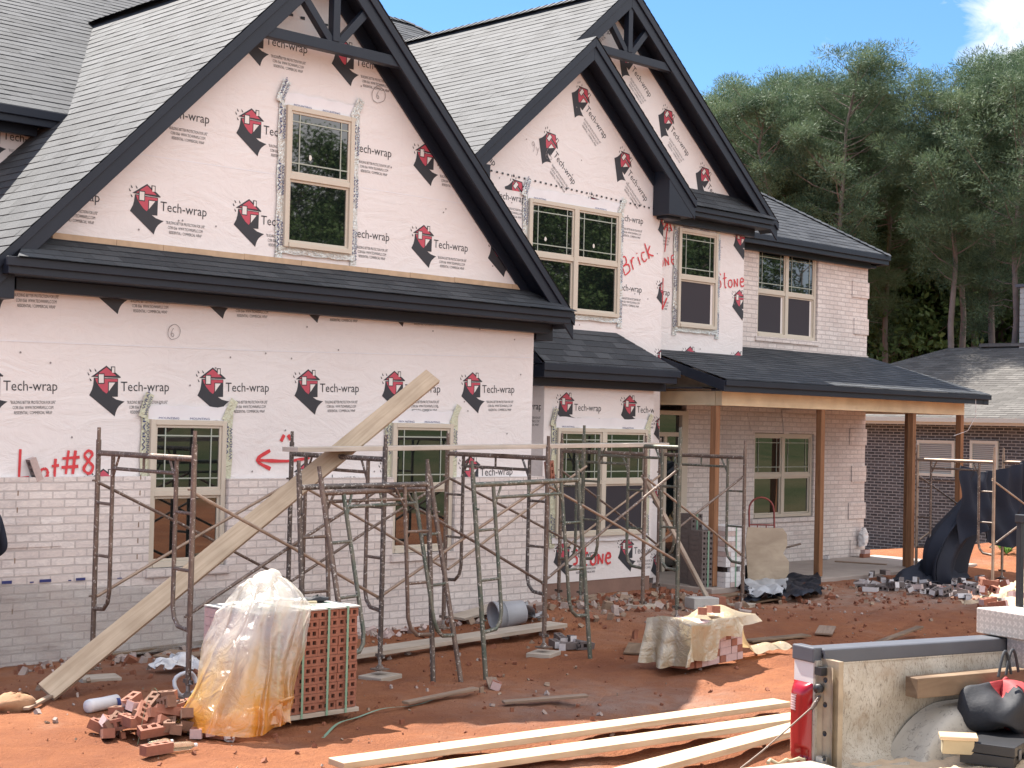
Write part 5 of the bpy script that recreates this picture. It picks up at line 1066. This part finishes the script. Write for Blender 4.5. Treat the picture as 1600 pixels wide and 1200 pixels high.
def oak_mesh(seed, H=9.0):
    rg = random.Random(seed); tr = MB(); cr = MB(); tr.tube([(0, 0, 0), (rg.gauss(0, .15), rg.gauss(0, .15), H*.3), (rg.gauss(0, .3), rg.gauss(0, .3), H*.75)], .12, 'pine_bark', 8, r2=.03)
    for i in range(64):
        t = rg.random(); a = rg.random()*6.283; z = H*(.10+.86*t); rad = 2.7*math.sin(math.pi*min(1, .16+.82*t))**.7*(.45+.6*rg.random()); c = Vector((math.cos(a)*rad, math.sin(a)*rad, z)); s0 = Vector((0, 0, max(.4, z-1.2)))
        tr.tube([s0, (s0+c)/2+Vector((0, 0, -.1)), c], .03, 'pine_bark', 4, r2=.008); r = .55+.4*rg.random()
        for k in range(230):
            d = Vector((rg.gauss(0, 1), rg.gauss(0, 1), rg.gauss(0, .8))).normalized(); p = c + d*r*rg.random()**.4
            nrm_ = (d*.6+Vector((rg.gauss(0, .6), rg.gauss(0, .6), .6+rg.gauss(0, .5)))).normalized(); u = nrm_.cross(Vector((rg.gauss(0, 1), rg.gauss(0, 1), rg.gauss(0, 1)))).normalized(); w = nrm_.cross(u); s_ = .042+.04*rg.random()
            cr.add([p-u*s_*1.3, p+w*s_*.7, p+u*s_*1.3, p-w*s_*.7], [(0, 1, 2, 3)], 'oak_leaves')
    return tr, cr
def tree_proto(name, meshes, label, group):
    e = empty(name, (0, 0, -50), label, 'tree', group); tr, cr = meshes; tr.build('trunk', e, loc=(0, 0, 0), fix=False); cr.build('crown', e, loc=(0, 0, 0), fix=False); return e
pines = [tree_proto('pine_tree', pine_mesh(s), 'x', 'tall pines behind the houses') for s in (1, 2, 3)]
oaks = [tree_proto('broadleaf_tree', oak_mesh(s), 'x', 'leafy trees under the pines') for s in (4, 5)]
placed = set()
def tree(protos, k, x, y, z, sc, rz, label, sxy=1, group=None):
    p = protos[k % len(protos)]; o = p if id(p) not in placed else dup(p); placed.add(id(p)); o.location = (x, y, z); o.rotation_euler = (0, 0, rz); o.scale = (sc*sxy, sc*sxy, sc); o['label'] = label
    if group: o['group'] = group
    return o
def at_depth(px, D):
    d = CF + CR*((px-800)/FPX); d.z = 0; d.normalize(); return CAM + d*D
rt = random.Random(3)
def ht(D, ytop, px): return 2.35 + ((600+61.8+.023*(px-800))-ytop)/FPX*D
PN = [(1150, 52, 150, 'pine at the left end of the row, its crown half behind the tall gable'), (1200, 47, 138, 'slender pine just right of the tall gable'), (1240, 50, 118, 'pine with a split top left of the tallest pine'), (1312, 46, 96, 'tallest pine of the left clump, its straight trunk above the wing roof'), (1386, 52, 172, 'pine right of the tallest one, beside the gap of sky'), (1418, 56, 262, 'lower pine in the dip of the tree line'), (1484, 45, 146, 'pine with a bare trunk left of the pair by the chimney'), (1552, 46, 116, 'tall pine with a pale trunk left of the chimney'), (1588, 44, 128, 'pine behind the chimney of the brick house'), (1645, 48, 108, 'pine at the right edge of the picture'), (1520, 54, 152, 'pine set back between two bare trunks'), (1275, 55, 170, 'pine set back behind the tallest one'), (1345, 57, 160, 'pine set back between the tallest one and its right neighbour'), (1615, 53, 125, 'pine set back at the far right behind the chimney'), (1452, 57, 225, 'pine set back left of the bare trunk in the middle'), (1178, 58, 165, 'pine set back between the two leftmost ones'), (1262, 49, 150, 'slim pine touching the left side of the tallest one'), (1335, 50, 140, 'slim pine touching the right side of the tallest one'), (1504, 49, 150, 'slim pine right of the bare middle trunk'), (1570, 56, 122, 'pine set back between the two trunks by the chimney'), (1130, 50, 190, 'low pine crown just above the roof of the tall gable')]
for i, (px, D, yt_, l) in enumerate(PN):
    p = at_depth(px, D); H = ht(D, yt_, px)+1.2; tree(pines, i, p.x, p.y, -1.2, H/16.3, rt.random()*6.28, l, 1.0)
for i in range(34):
    px = 1085+i*17+rt.uniform(-10, 10); D = 56+rt.uniform(0, 10); yt_ = rt.choice((225, 260, 290, 240, 275))
    p = at_depth(px, D); H = ht(D, yt_, px)+1.4; tree(oaks, i, p.x, p.y, -1.4, H/9.3, rt.random()*6.28, 'dark leafy tree in the undergrowth below the pines', 1.05)
for i in range(14):
    px = 1090+i*42; p = at_depth(px, 72+4*(i % 3)); H = ht(73, 265+rt.uniform(-30, 30), px)+1.4; tree(oaks, i+1, p.x, p.y, -1.4, H/9.3, rt.random()*6.28, 'leafy tree closing the gaps at the back of the woods', 1.0)
for i in range(26):                                                   # trees across the lot, mirrored in the windows
    t = i/25; x = 40+44*t+rt.uniform(-4, 4); y = -36+30*t+rt.uniform(-5, 3); tree(oaks, i, x, y, height(x, y)-.3, 1.05+.45*rt.random(), rt.random()*6, 'leafy tree on the grassy rise across the lot', 1, 'trees across the lot')

# ------------------------------------------------------------------ site clutter
def P0(px, py, z=.0):
    p = at(px, py, Z=z); return Vector((p.x, p.y, zg(p.x, p.y)))
# bucket on its side with a rag
p = P0(798, 982); mb = MB(); mt = Matrix.Translation(p+Vector((0, .05, .165))) @ Matrix.Rotation(R(-18), 4, 'Z') @ Matrix.Rotation(R(84), 4, 'Y')
mb.lathe([(0, .19), (.132, .19), (.135, .17), (.158, -.15), (.170, -.15), (.170, -.19), (.160, -.19), (.150, -.14), (.125, .16), (0, .165)], 'bucket_grey', 28, mt); mb.lathe([(.165, -.08), (.172, -.08), (.172, -.07), (.165, -.07)], 'bucket_grey', 28, mt)
bk_ = mb.build('bucket', None, 'grey plastic bucket lying on its side at the foot of the garage brick', 'bucket')
mb = MB(); mb.grid(lambda u, v: p+Vector((.02+.42*u, -.08+.30*v, .02+.26*math.sin(min(1, u*1.3+.15)*2.6)*(1-.3*v)))+wob((u*3, v*3, 4), 2, .09), 26, 18, 'bucket_grey'); mb.build('rag', None, 'blue grey cement stained rag over the fallen bucket', 'rag', fix=False)
# boards on the ground
A, B = P0(487, 1036), P0(872, 986); d = (B-A).normalized(); board('plank', A-d*.6+Vector((0, 0, .05)), B+Vector((0, 0, .06)), .28, .045, 'lumber_grey', 'long grey cement stained plank lying on the ground behind the leaning frames')
A, B = P0(712, 975), P0(800, 966); board('plank', A+Vector((0, 0, .09)), B+Vector((0, 0, .10)), .3, .03, 'lumber_grey', 'short wide grey board beside the fallen bucket')
A, B = P0(170, 1022), P0(330, 1003); board('plank', A+Vector((0, 0, .04)), B+Vector((0, 0, .06)), .14, .04, 'timber_brown', 'brown board lying along the foot of the wall behind the leaning plank')
for k, (px, py, l, w, rz, mt_, lab) in enumerate(((268, 1018, .34, .22, .5, 'scrap_wood', 'square brown plywood offcut tilted at the wall behind the scaffold leg'), (292, 1022, .3, .2, -.4, 'scrap_wood', 'smaller brown plywood offcut at the wall behind the scaffold leg'), (770, 1066, .35, .10, .9, 'scrap_wood', 'short dark offcut by the foot of the green leaning frame'), (690, 1088, .9, .08, .1, 'scrap_wood', 'thin dark strip of wood on the shaded clay'), (852, 1092, .75, .10, -.5, 'scrap_wood', 'dark shingle strip lying on the shaded clay'), (1120, 978, .5, .2, .2, 'timber_brown', 'dark board end behind the cream tarp'), (1215, 995, .9, .16, -.2, 'timber_brown', 'brown board lying on the clay right of the cream tarp'), (1290, 985, .5, .2, .5, 'scrap_wood', 'broken plywood piece on the clay behind the truck'), (1380, 1002, 2.0, .09, .12, 'timber_brown', 'long brown stick on the clay behind the truck bed rail'), (60, 1100, .5, .05, .7, 'scrap_wood', 'thin stick on the sunlit clay at the far left'), (905, 945, .8, .14, .1, 'scrap_wood', 'dark board in the dirt below the bay'), (1000, 1012, .45, .3, .6, 'timber_brown', 'brown cardboard scrap left of the cream tarp'), (1130, 935, .9, .15, .1, 'timber_brown', 'short brown plank beside the black tarp'), (1195, 938, .7, .14, -.1, 'timber_brown', 'second short brown plank under the black tarp'))):
    c = P0(px, py); ev = Vector((math.cos(rz), math.sin(rz), .03*(k % 3)))*l/2; board('wood_scrap', c-ev+Vector((0, 0, .035)), c+ev+Vector((0, 0, .05)), w, .022, mt_, lab, 'wood scrap', group='wood scraps on the ground')
mb = MB(); q = P0(24, 1104); mb.grid(lambda u, v: q+Vector((.17*math.cos(u*6.283)*math.sin(v*3.14), .12*math.sin(u*6.283)*math.sin(v*3.14), .05-.085*math.cos(v*3.14)))+wob((u*5, v*4, 0), 1.3, .03), 16, 10, 'clay_lump'); mb.build('rock', None, 'rough tan clay lump on the sunlit ground at the far left', 'rock', fix=False)
# white litter
q = P0(152, 1108); mb = MB(); mb.lathe([(0, -.16), (.05, -.16), (.055, -.12), (.052, .0), (.056, .14), (.03, .16), (0, .16)], 'paper_white', 16, Matrix.Translation(q+Vector((.05, 0, .055))) @ Matrix.Rotation(R(12), 4, 'Z') @ Matrix.Rotation(R(90), 4, 'Y')); mb.lathe([(.057, .10), (.057, .135)], 'label_blue', 16, Matrix.Translation(q+Vector((.05, -.004, .048))) @ Matrix.Rotation(R(12), 4, 'Z') @ Matrix.Rotation(R(90), 4, 'Y')); mb.build('paper_roll', None, 'rolled white and blue paper bag left of the red brick heap', 'paper roll', fix=False)
q = P0(270, 1046); mb = MB(); mb.grid(lambda u, v: q+Vector((-.22+.5*u, -.15+.25*v, .05+.10*math.sin(u*3)*math.sin(v*2.5)))+wob((u*4, v*3, 6), 1.8, .07), 22, 14, 'paper_white'); mb.build('paper_sheet', None, 'torn white paper sheet beside the scaffold leg', 'paper', fix=False)
q = P0(288, 1080); mb = MB(); mb.tube([q+Vector((.11*math.cos(t), -.02+.02*math.sin(3*t), .11+.10*math.sin(t))) for t in [k*.35 for k in range(17)]], .018, 'paper_white', 6); mb.build('paper_ring', None, 'curled ring of white pipe wrap at the scaffold foot', 'litter', fix=False)
q = P0(358, 1150); mb = MB(); mb.grid(lambda u, v: q+Vector((.05*math.cos(u*6.283)*math.sin(v*3.14), .05*math.sin(u*6.283)*math.sin(v*3.14), .05-.05*math.cos(v*3.14)))+wob((math.cos(u*6.283)*2, math.sin(u*6.283)*2, v*4), 1.5, .03), 16, 10, 'paper_white', False); mb.build('crumpled_cup', None, 'crumpled clear white cup on the clay before the plastic sheet', 'cup', fix=False)
for px, py, rz, l in ((252, 1166, .2, 'yellowish clear bottle lying before the brick heap, left one'), (285, 1168, -.25, 'yellowish clear bottle lying before the brick heap, right one')):
    q = P0(px, py); mb = MB(); mb.lathe([(0, -.11), (.028, -.11), (.032, -.10), (.031, .03), (.026, .06), (.012, .085), (.012, .11), (0, .11)], 'bottle', 14, Matrix.Translation(q+Vector((0, 0, .04))) @ Matrix.Rotation(rz, 4, 'Z') @ Matrix.Rotation(R(90), 4, 'Y')); mb.lathe([(.0135, .085), (.0135, .105), (0, .107)], 'paper_white', 10, Matrix.Translation(q+Vector((0, 0, .04))) @ Matrix.Rotation(rz, 4, 'Z') @ Matrix.Rotation(R(90), 4, 'Y')); mb.build('bottle', None, l, 'bottle', 'bottles before the brick heap')
q = P0(215, 1160); q3 = P0(255, 1130); mb = MB(); pts = [q.lerp(q3, t)+Vector((0, 0, .02+.34*math.sin(min(1, t*1.15)*2.5))) for t in [k/10 for k in range(11)]]; mb.grid(lambda u, v: pts[round(v*10)]+Vector((.012*(u-.5), .012*(u-.5), 0)), 1, 10, 'strap_green'); mb.build('loose_strap', None, 'loose pale green strap end sticking out of the brick heap', 'strap', fix=False)
q = P0(600, 1112); mb = MB(); mb.grid(lambda u, v: q+Vector((-.9+2.0*v, -.35+.9*v+.15*math.sin(v*5), .012+.02*math.sin(v*9)**2))+Vector((.014*u, -.02*u, 0)), 1, 24, 'strap_green'); mb.build('loose_strap', None, 'cut green strap lying across the ground right of the brick cube', 'strap', fix=False)
q = Vector((7.62, 10.0, .862)); mb = MB(); mb.beam(q+Vector((-.18, .05, .012)), q+Vector((.02, -.05, .012)), .03, .02, 'rope_tan'); mb.build('trowel', None, 'wooden handled trowel on top of the brick cube', 'trowel', bevel=.004)
mb = MB(); mb.grid(lambda u, v: q+Vector((.10+.10*math.cos(u*6.283)*math.sin(v*3.14), .05+.06*math.sin(u*6.283)*math.sin(v*3.14), .022-.025*math.cos(v*3.14)))+wob((u*4, v*4, 2), 1.6, .025), 14, 8, 'bag_black'); mb.build('glove', None, 'dark work glove on top of the brick cube', 'glove', fix=False)
q = Vector((8.33, 10.52, .55)); mb = MB()
for k in range(7): a = k*.9; mb.tube([q, q+Vector((.08*math.cos(a), -.03, .05*math.sin(a))), q+Vector((.14*math.cos(a+.4), -.05, -.05-.12*(k % 3)))], .004, 'pipe_red', 4)
mb.build('twine', None, 'tangle of red twine tied to the dark leaning frame', 'twine')
# block, hand truck, sheet, wheelbarrow
q = P0(1100, 957); mb = MB(); mt = Matrix.Translation(q) @ Matrix.Rotation(R(-20), 4, 'Z'); mb.box((-.22, -.12, 0), (.15, .12, .15), 'concrete_grey', mt); mb.box((.155, -.11, 0), (.26, .11, .16), 'brick_clay', mt); mb.build('concrete_block', None, 'grey concrete block with a brick behind the cream tarp', 'block', bevel=.008)
HT = empty('hand_truck', (0, 0, 0), 'dark red hand truck standing under the porch window', 'hand truck'); hb = at(1192, 905, Z=.03); HT.location = (hb.x, hb.y, .02); rz = R(-38); HT.rotation_euler = (R(-8), 0, rz)
mb = MB(); w = .20; arch = [(-w, 0, .1), (-w, 0, 1.05)]+[(-w*math.cos(t), 0, 1.08+w*math.sin(t)) for t in [k*.3142 for k in range(1, 10)]]+[(w, 0, 1.05), (w, 0, .1)]; mb.tube(arch, .015, 'pipe_red', 8)
for z in (.25, .55, .85): mb.tube([(-w, 0, z), (w, 0, z)], .012, 'pipe_red', 6)
for x in (-.07, .07): mb.tube([(x, 0, .25), (x, 0, .85)], .010, 'pipe_red', 6)
mb.build('frame', HT, loc=(0, 0, 0))
for sx in (-1, 1): mb = MB(); mb.lathe([(.04, -.025), (.10, -.03), (.125, 0), (.10, .03), (.04, .025)], 'rubber', 18, Matrix.Translation((sx*(w+.05), .08, .11)) @ Matrix.Rotation(R(90), 4, 'Y')); mb.build('wheel', HT, loc=(0, 0, 0))
mb = MB(); mb.box((-.2, -.2, .0), (.2, -.01, .012), 'pipe_dark'); mb.build('toe_plate', HT, loc=(0, 0, 0))
q = at(1196, 907, Z=.03); mb = MB(); mt = Matrix.Translation((q.x, q.y-.05, .03)) @ Matrix.Rotation(R(-38), 4, 'Z') @ Matrix.Rotation(R(-10), 4, 'X'); mb.prism([(-.32, 0), (.24, -.02), (.33, .12), (.34, .30), (.25, .42), (.32, .55), (.32, .72), (.26, .81), (-.30, .82), (-.34, .60)], -.008, .008, 'plywood_tan', 'Y'); mb.v = [tuple(mt @ Vector(p)) for p in mb.v]; mb.build('mortar_board', None, 'tan mortar stained board with broken edges leaning on the hand truck', 'board', bevel=.003)
q = at(1163, 900, Z=.03); WB = empty('wheelbarrow', (q.x+.25, q.y+.2, .02), 'grey wheelbarrow standing behind the scaffold leg on the porch', 'wheelbarrow', None, R(-30))
mb = MB()
def tray(u, v):
    a = u*2*math.pi; r = .30+.16*v; f = lambda t: math.copysign(abs(t)**.55, t); return Vector((r*1.25*f(math.cos(a)), r*.85*f(math.sin(a)), .32+.26*v+.03*math.cos(a)))
mb.grid(tray, 36, 8, 'concrete_grey'); mb.poly([tuple(tray(k/18, 0)) for k in range(18)], 'concrete_grey'); mb.build('tray', WB, loc=(0, 0, 0), fix=False)
mb = MB(); mb.lathe([(.05, -.03), (.15, -.045), (.20, 0), (.15, .045), (.05, .03)], 'rubber', 22, Matrix.Translation((-.52, 0, .20)) @ Matrix.Rotation(R(90), 4, 'X')); mb.build('wheel', WB, loc=(0, 0, 0))
mb = MB()
for sy in (-1, 1): mb.tube([(-.58, sy*.06, .2), (0, sy*.22, .30), (.85, sy*.28, .52)], .018, 'pipe_rust', 6); mb.tube([(.25, sy*.24, .33), (.34, sy*.24, .0), (.45, sy*.25, .38)], .014, 'pipe_dark', 6)
mb.build('frame', WB, loc=(0, 0, 0))
# tarps
def sheet(name, label, cat, corners, nu, nv, amp, mat, seed, fold=0, lift=.015, scale=2.2):
    c = [Vector(q) for q in corners]; mb = MB()
    def fn(u, v):
        p = (c[0]*(1-u)+c[1]*u)*(1-v)+(c[3]*(1-u)+c[2]*u)*v; n_ = wob((p.x, p.y, seed), scale, amp)+wob((p.x, p.y, seed+5), scale*3, amp*.4)
        p = p+Vector((n_.x*.8, n_.y*.8, abs(n_.z)*1.2+lift+fold*abs(math.sin(u*7+v*3+seed)))); 
        if fold is not None: p.z = max(p.z, max(zg(p.x, p.y), .02 if (p.y > 13.86 and p.x > 17.8) else -9)+.01)
        return p
    mb.grid(fn, nu, nv, mat); return mb.build(name, None, label, cat, fix=False)
cs = [P0(1165, 945), P0(1285, 930), P0(1280, 903), P0(1150, 905)]; sheet('ground_tarp', 'black and pale grey tarp crumpled on the ground before the first two porch posts', 'tarp', cs, 46, 30, .13, 'tarp_black', 3, .05)
cs = [P0(1172, 944), P0(1225, 938), P0(1232, 915), P0(1160, 912)]; sheet('tarp_flap', 'pale grey underside of the crumpled tarp turned up', 'tarp', [q+Vector((0, 0, .05)) for q in cs], 30, 20, .10, 'tarp_back', 8, .05)
# black fabric draped over the porch scaffold
mb = MB()
def drape(u, v):
    px = 1505+120*u; top = at(px, 728+8*math.sin(u*5), Y=12.3-.7*u); z = top.z*(1-v)+(.62+.25*u+.2*math.sin(u*9))*v
    sag = .10*math.sin(u*17+v*2)*(.3+v)
    return Vector((top.x+.25*v*(u-.5), top.y+sag-.12*v, z))+wob((u*3, v*2, 0), 1.5, .06)+Vector((0, .05*math.sin(u*41+2*math.sin(v*4)), 0))
mb.grid(drape, 60, 40, 'fabric_navy')
def drape2(u, v):                                                   # the long fold falling to the porch floor
    y_ = 745+205*v; x0 = 1560-120*math.sin(min(1, v*1.25)*1.57)*(.75+.1*math.sin(v*3)) + 18*v; wdt = 40+26*math.sin(v*3.1)+38*max(0, v-.72)
    q = at(x0+wdt*(u-.5)*1.1, y_, Y=12.75-.35*math.sin(u*3.1)); return q+wob((u*3, v*2.2, 7), 1.4, .07)+Vector((.02*math.sin(u*30+v*5), .07*math.sin(u*14+v*3)+.035*math.sin(u*33+v*6), 0))
mb.grid(drape2, 44, 80, 'fabric_navy')
def heap(u, v):
    c = at(1470, 905, Z=.03); a = u*6.283; r = v; h = .34*(1-v*v)*(.7+.3*math.sin(a*3)); return Vector((c.x+.95*r*math.cos(a), c.y+.15+.42*r*math.sin(a), .03+h))+wob((math.cos(a)*r*2, math.sin(a)*r*2, 3), 2.2, .11*(1-.4*v))
mb.grid(heap, 46, 16, 'fabric_navy'); mb.v = [(x, y, max(z, zg(x, y)+.02)) for x, y, z in mb.v]
mb.build('black_fabric', None, 'black landscape fabric hung over the porch scaffold and heaped on the floor', 'fabric', fix=False)
# corner of the house: hanging bag, spare bricks, cable
q = at(1349, 838, Y=15.9); mb = MB(); mb.grid(lambda u, v: q+Vector((.12*math.cos(u*6.283)*(.4+.6*math.sin(v*2.6)), .08*math.sin(u*6.283)*(.4+.6*math.sin(v*2.6)), .16-.34*v))+wob((u*5, v*4, 1), 1.5, .05), 18, 14, 'paper_white'); mb.build('white_bag', None, 'white plastic bag hanging at the brick corner of the wing', 'bag', fix=False)
for k in range(2): p = at(1349, 868, Y=15.75); brick('pink' if k % 2 else 'clay', (p.x+.02*k, 15.72, .06+.072*k), (0, 0, .1*k), 'spare brick stacked at the corner of the wing', 'spare bricks at the wing corner')
mb = MB(); a = at(1490, 681, Y=14.0); b = at(1524, 640, Y=13.7); mb.tube([a, (a+b)/2+Vector((.12, 0, -.14)), b+Vector((.02, 0, -.12)), b+Vector((0, 0, .25))], .006, 'paper_white', 6); mb.build('cable', None, 'thin white cable hanging at the right end of the porch beam', 'cable')
p = P0(1192, 890, .02); brick('greyhalf', (at(1192+100, 873, Z=.03).x, at(1292, 873, Z=.03).y, .06), (0, 0, .4), 'dark brick end lying on the porch floor by the brick wall', None); brick('grey', (at(1383, 897, Z=.03).x, at(1383, 897, Z=.03).y, .06), (0, 0, 1.0), 'small dark brick on the porch floor left of the black fabric', None)
A = at(1305, 877, Z=.03); B = at(1385, 882, Z=.03); board('wood_scrap', A, B, .10, .02, 'scrap_wood', 'dark thin board lying on the porch floor near the wall', 'wood scrap')
# weed
q = at(1572, 882, X=27.5); q = Vector((q.x, q.y, zg(q.x, q.y))); mb = MB()
for k in range(46):
    a = rnd.random()*6.283; l = .25+.3*rnd.random(); d = Vector((math.cos(a), math.sin(a), .6+rnd.random())).normalized(); s_ = Vector((-math.sin(a), math.cos(a), 0))*.03; m_ = q+d*l*.5; e = q+d*l+Vector((0, 0, -.08)); mb.add([q, m_+s_, e, m_-s_], [(0, 1, 2, 3)], 'weed_leaf')
mb.build('weed', None, 'small green weed on the clay bank beside the brick house', 'weed', fix=False)
# heap of rubble and sand behind the tool box
mb = MB(); mb.grid(lambda u, v: Vector((19.8+2.6*u, 9.6+1.5*v, -.05+.46*math.sin(u*3.14)*math.sin(v*3.14)))+wob((u*5, v*4, 3), 2, .12)+wob((u*5, v*4, 3), 8, .05), 60, 40, 'sand'); mb.build('sand_heap', None, 'pale sunlit heap of sand and mortar lumps before the porch scaffold', 'sand heap', fix=False)
for k in range(9):
    px = 1532+rnd.random()*58; py = 915+rnd.random()*42; p = at(px, py, Z=.25); brick(('pink', 'clayhalf', 'clay')[k % 3], (p.x, p.y, .30+.05*rnd.random()), (rnd.choice((0, 1.57)), rnd.uniform(-.4, .4), rnd.random()*6), 'pinkish brick on the sunlit sand heap at the right', 'bricks on the sand heap')
# loose crumbs of mortar, clay and wood everywhere on the ground
mb = MB(); rg = random.Random(11)
def crumb(x, y, s, mat, z=None):
    c = Vector((x, y, (zg(x, y) if z is None else z)+s*.25)); m3 = Euler((rg.random()*6, rg.random()*6, rg.random()*6)).to_matrix(); sx, sy, sz = s*(.6+.8*rg.random()), s*(.5+.6*rg.random()), s*(.35+.5*rg.random())
    vs = [c + m3 @ Vector((a*sx*(.75+.4*rg.random()), b*sy*(.75+.4*rg.random()), d*sz*(.75+.4*rg.random()))) for a in (-.5, .5) for b in (-.5, .5) for d in (-.5, .5)]
    mb.add(vs, [(0, 1, 3, 2), (4, 6, 7, 5), (0, 4, 5, 1), (2, 3, 7, 6), (0, 2, 6, 4), (1, 5, 7, 3)], mat)
for i in range(5600):
    x = rg.uniform(5.2, 21); y = rg.uniform(6.0, 13.6)
    if x < 5.5: continue
    near = math.exp(-max(0, 12.9-y)*.9) + .8*gauss(x, y, 14.8, 13.2, 1.3) + .6*gauss(x, y, 6.3, 10.1, .8) + .5*gauss(x, y, 19.8, 12.2, 2.2) + .5*gauss(x, y, 17.3, 12.8, 1.5) + .3*gauss(x, y, 9.5, 10, 1.2)
    if rg.random() > .16+near: continue
    s = .008+.034*rg.random()**3*(1+near); crumb(x, y, s, rg.choice(('dirt_clod', 'dirt_clod', 'dirt_clod', 'dirt_clod', 'dirt_clod', 'mortar_grey', 'scrap_wood')))
for i in range(420):
    x = rg.gauss(14.7, 1.1); y = rg.gauss(13.0, .6)
    if y < 14.5: crumb(x, y, .03+.09*rg.random()**2, rg.choice(('dirt_clod', 'dirt_clod', 'mortar_grey', 'scrap_wood')))
for i in range(260):
    x = rg.uniform(6.8, 13.8); y = 13.5-abs(rg.gauss(0, .22)); crumb(x, y, .02+.08*rg.random()**2, rg.choice(('mortar_grey', 'mortar_grey', 'dirt_clod', 'brick_pale')))
mb.build('debris', None, kind='stuff')
# a worker at the left edge of the picture
def person():
    foot = at(-42, 1062, Z=.0); e = empty('person', (foot.x, foot.y, 0), 'person in dark navy shirt standing half out of the left edge by the brick', 'person', None, R(200))
    me = bpy.data.meshes.new('body'); J = [((0, 0, .93), .14), ((0, .01, 1.12), .135), ((0, .01, 1.32), .155), ((0, .0, 1.45), .10), ((0, -.01, 1.52), .055), ((0, -.02, 1.60), .075), ((0, -.02, 1.69), .088),
         ((.10, 0, .88), .10), ((.11, -.02, .50), .062), ((.11, .01, .10), .042), ((.12, -.14, .04), .035), ((-.10, 0, .88), .10), ((-.11, -.02, .50), .062), ((-.11, .01, .10), .042), ((-.12, -.14, .04), .035),
         ((.20, .01, 1.40), .065), ((.29, .03, 1.13), .047), ((.20, -.16, .98), .034), ((-.20, .01, 1.40), .065), ((-.29, .03, 1.13), .047), ((-.20, -.16, .98), .034)]
    ed = [(0,1),(1,2),(2,3),(3,4),(4,5),(5,6),(0,7),(7,8),(8,9),(9,10),(0,11),(11,12),(12,13),(13,14),(2,15),(15,16),(16,17),(2,18),(18,19),(19,20)]
    J = list(J)
    for base, sg in ((17, 1), (20, -1)):
        px_, py_, pz_ = J[base][0]; J.append(((px_-.02*sg, py_-.07, pz_-.03), .030)); palm = len(J)-1; ed.append((base, palm))
        for k, (dx, ln, an) in enumerate(((-.030, .075, 0), (-.010, .085, 0), (.010, .08, 0), (.028, .062, 0))):
            J.append(((px_-.02*sg+dx, py_-.12, pz_-.045), .010)); ed.append((palm, len(J)-1)); J.append(((px_-.02*sg+dx, py_-.12-ln*.5, pz_-.075), .009)); ed.append((len(J)-2, len(J)-1))
        J.append(((px_-.06*sg, py_-.09, pz_-.02), .011)); ed.append((palm, len(J)-1)); J.append(((px_-.075*sg, py_-.12, pz_-.035), .010)); ed.append((len(J)-2, len(J)-1))
    me.from_pydata([p for p, r in J], ed, []); o = bpy.data.objects.new('body', me); S.collection.objects.link(o); o.parent = e
    sk = o.modifiers.new('skin', 'SKIN'); sk.use_smooth_shade = True; lay = me.skin_vertices[0].data if me.skin_vertices else None
    if lay is None:
        b = bmesh.new(); b.from_mesh(me); b.verts.layers.skin.verify(); b.to_mesh(me); b.free(); lay = me.skin_vertices[0].data
    for i, (p, r) in enumerate(J): lay[i].radius = (r, r); lay[i].use_root = i == 0
    ss = o.modifiers.new('sub', 'SUBSURF'); ss.levels = 2; ss.render_levels = 2
    # clothing zones by height on the continuous body
    nd = Nd('clothed_body').set(rough=.85); sp = nd.n('SeparateXYZ'); nd.l(nd.coord('Object'), sp.inputs[0]); cr_ = nd.ramp(sp.outputs['Z'], [(0, (.06, .04, .025)), (.09, (.03, .04, .07)), (.94, (.012, .018, .035)), (1.0, (.012, .018, .035))]); nd.col(cr_); M['clothed'] = nd.m
    mp = nd.n('MapRange'); mp.inputs[2].default_value = 1.0; nd.l(sp.outputs['Z'], mp.inputs[0]); mp.inputs[1].default_value = 0
    gt = nd.n('Math', operation='GREATER_THAN'); gt.inputs[1].default_value = 1.49; nd.l(sp.outputs['Z'], gt.inputs[0]); nd.col(nd.mix(gt.outputs[0], cr_, (.40, .23, .16)))
    me.materials.append(M['clothed'])
    h = MB(); h.grid(lambda u, v: Vector((.098*math.cos(u*6.283)*math.sin(v*1.7), -.005+.11*math.sin(u*6.283)*math.sin(v*1.7), 1.70+.10*math.cos(v*1.7))), 20, 8, 'navy_cloth'); h.grid(lambda u, v: Vector((-.08+.16*u, -.09-.09*v*(1-(2*u-1)**2*.5), 1.715-.01*v)), 8, 4, 'navy_cloth'); h.build('cap', e, loc=(0, 0, 0), fix=False)
    f = MB()
    for sx in (-1, 1): f.lathe([(0, .008), (.011, .004), (.013, 0)], 'hair_dark', 8, Matrix.Translation((sx*.032, -.098, 1.665)) @ Matrix.Rotation(R(90), 4, 'X')); f.lathe([(0, .006), (.02, .004), (.026, -.01)], 'skin', 8, Matrix.Translation((sx*.090, -.01, 1.655)) @ Matrix.Rotation(R(90*sx), 4, 'Y'))
    f.beam((0, -.095, 1.675), (0, -.122, 1.638), .022, .022, 'skin'); f.beam((-.022, -.096, 1.608), (.022, -.096, 1.608), .006, .010, 'bag_red'); f.build('face', e, loc=(0, 0, 0))
person()
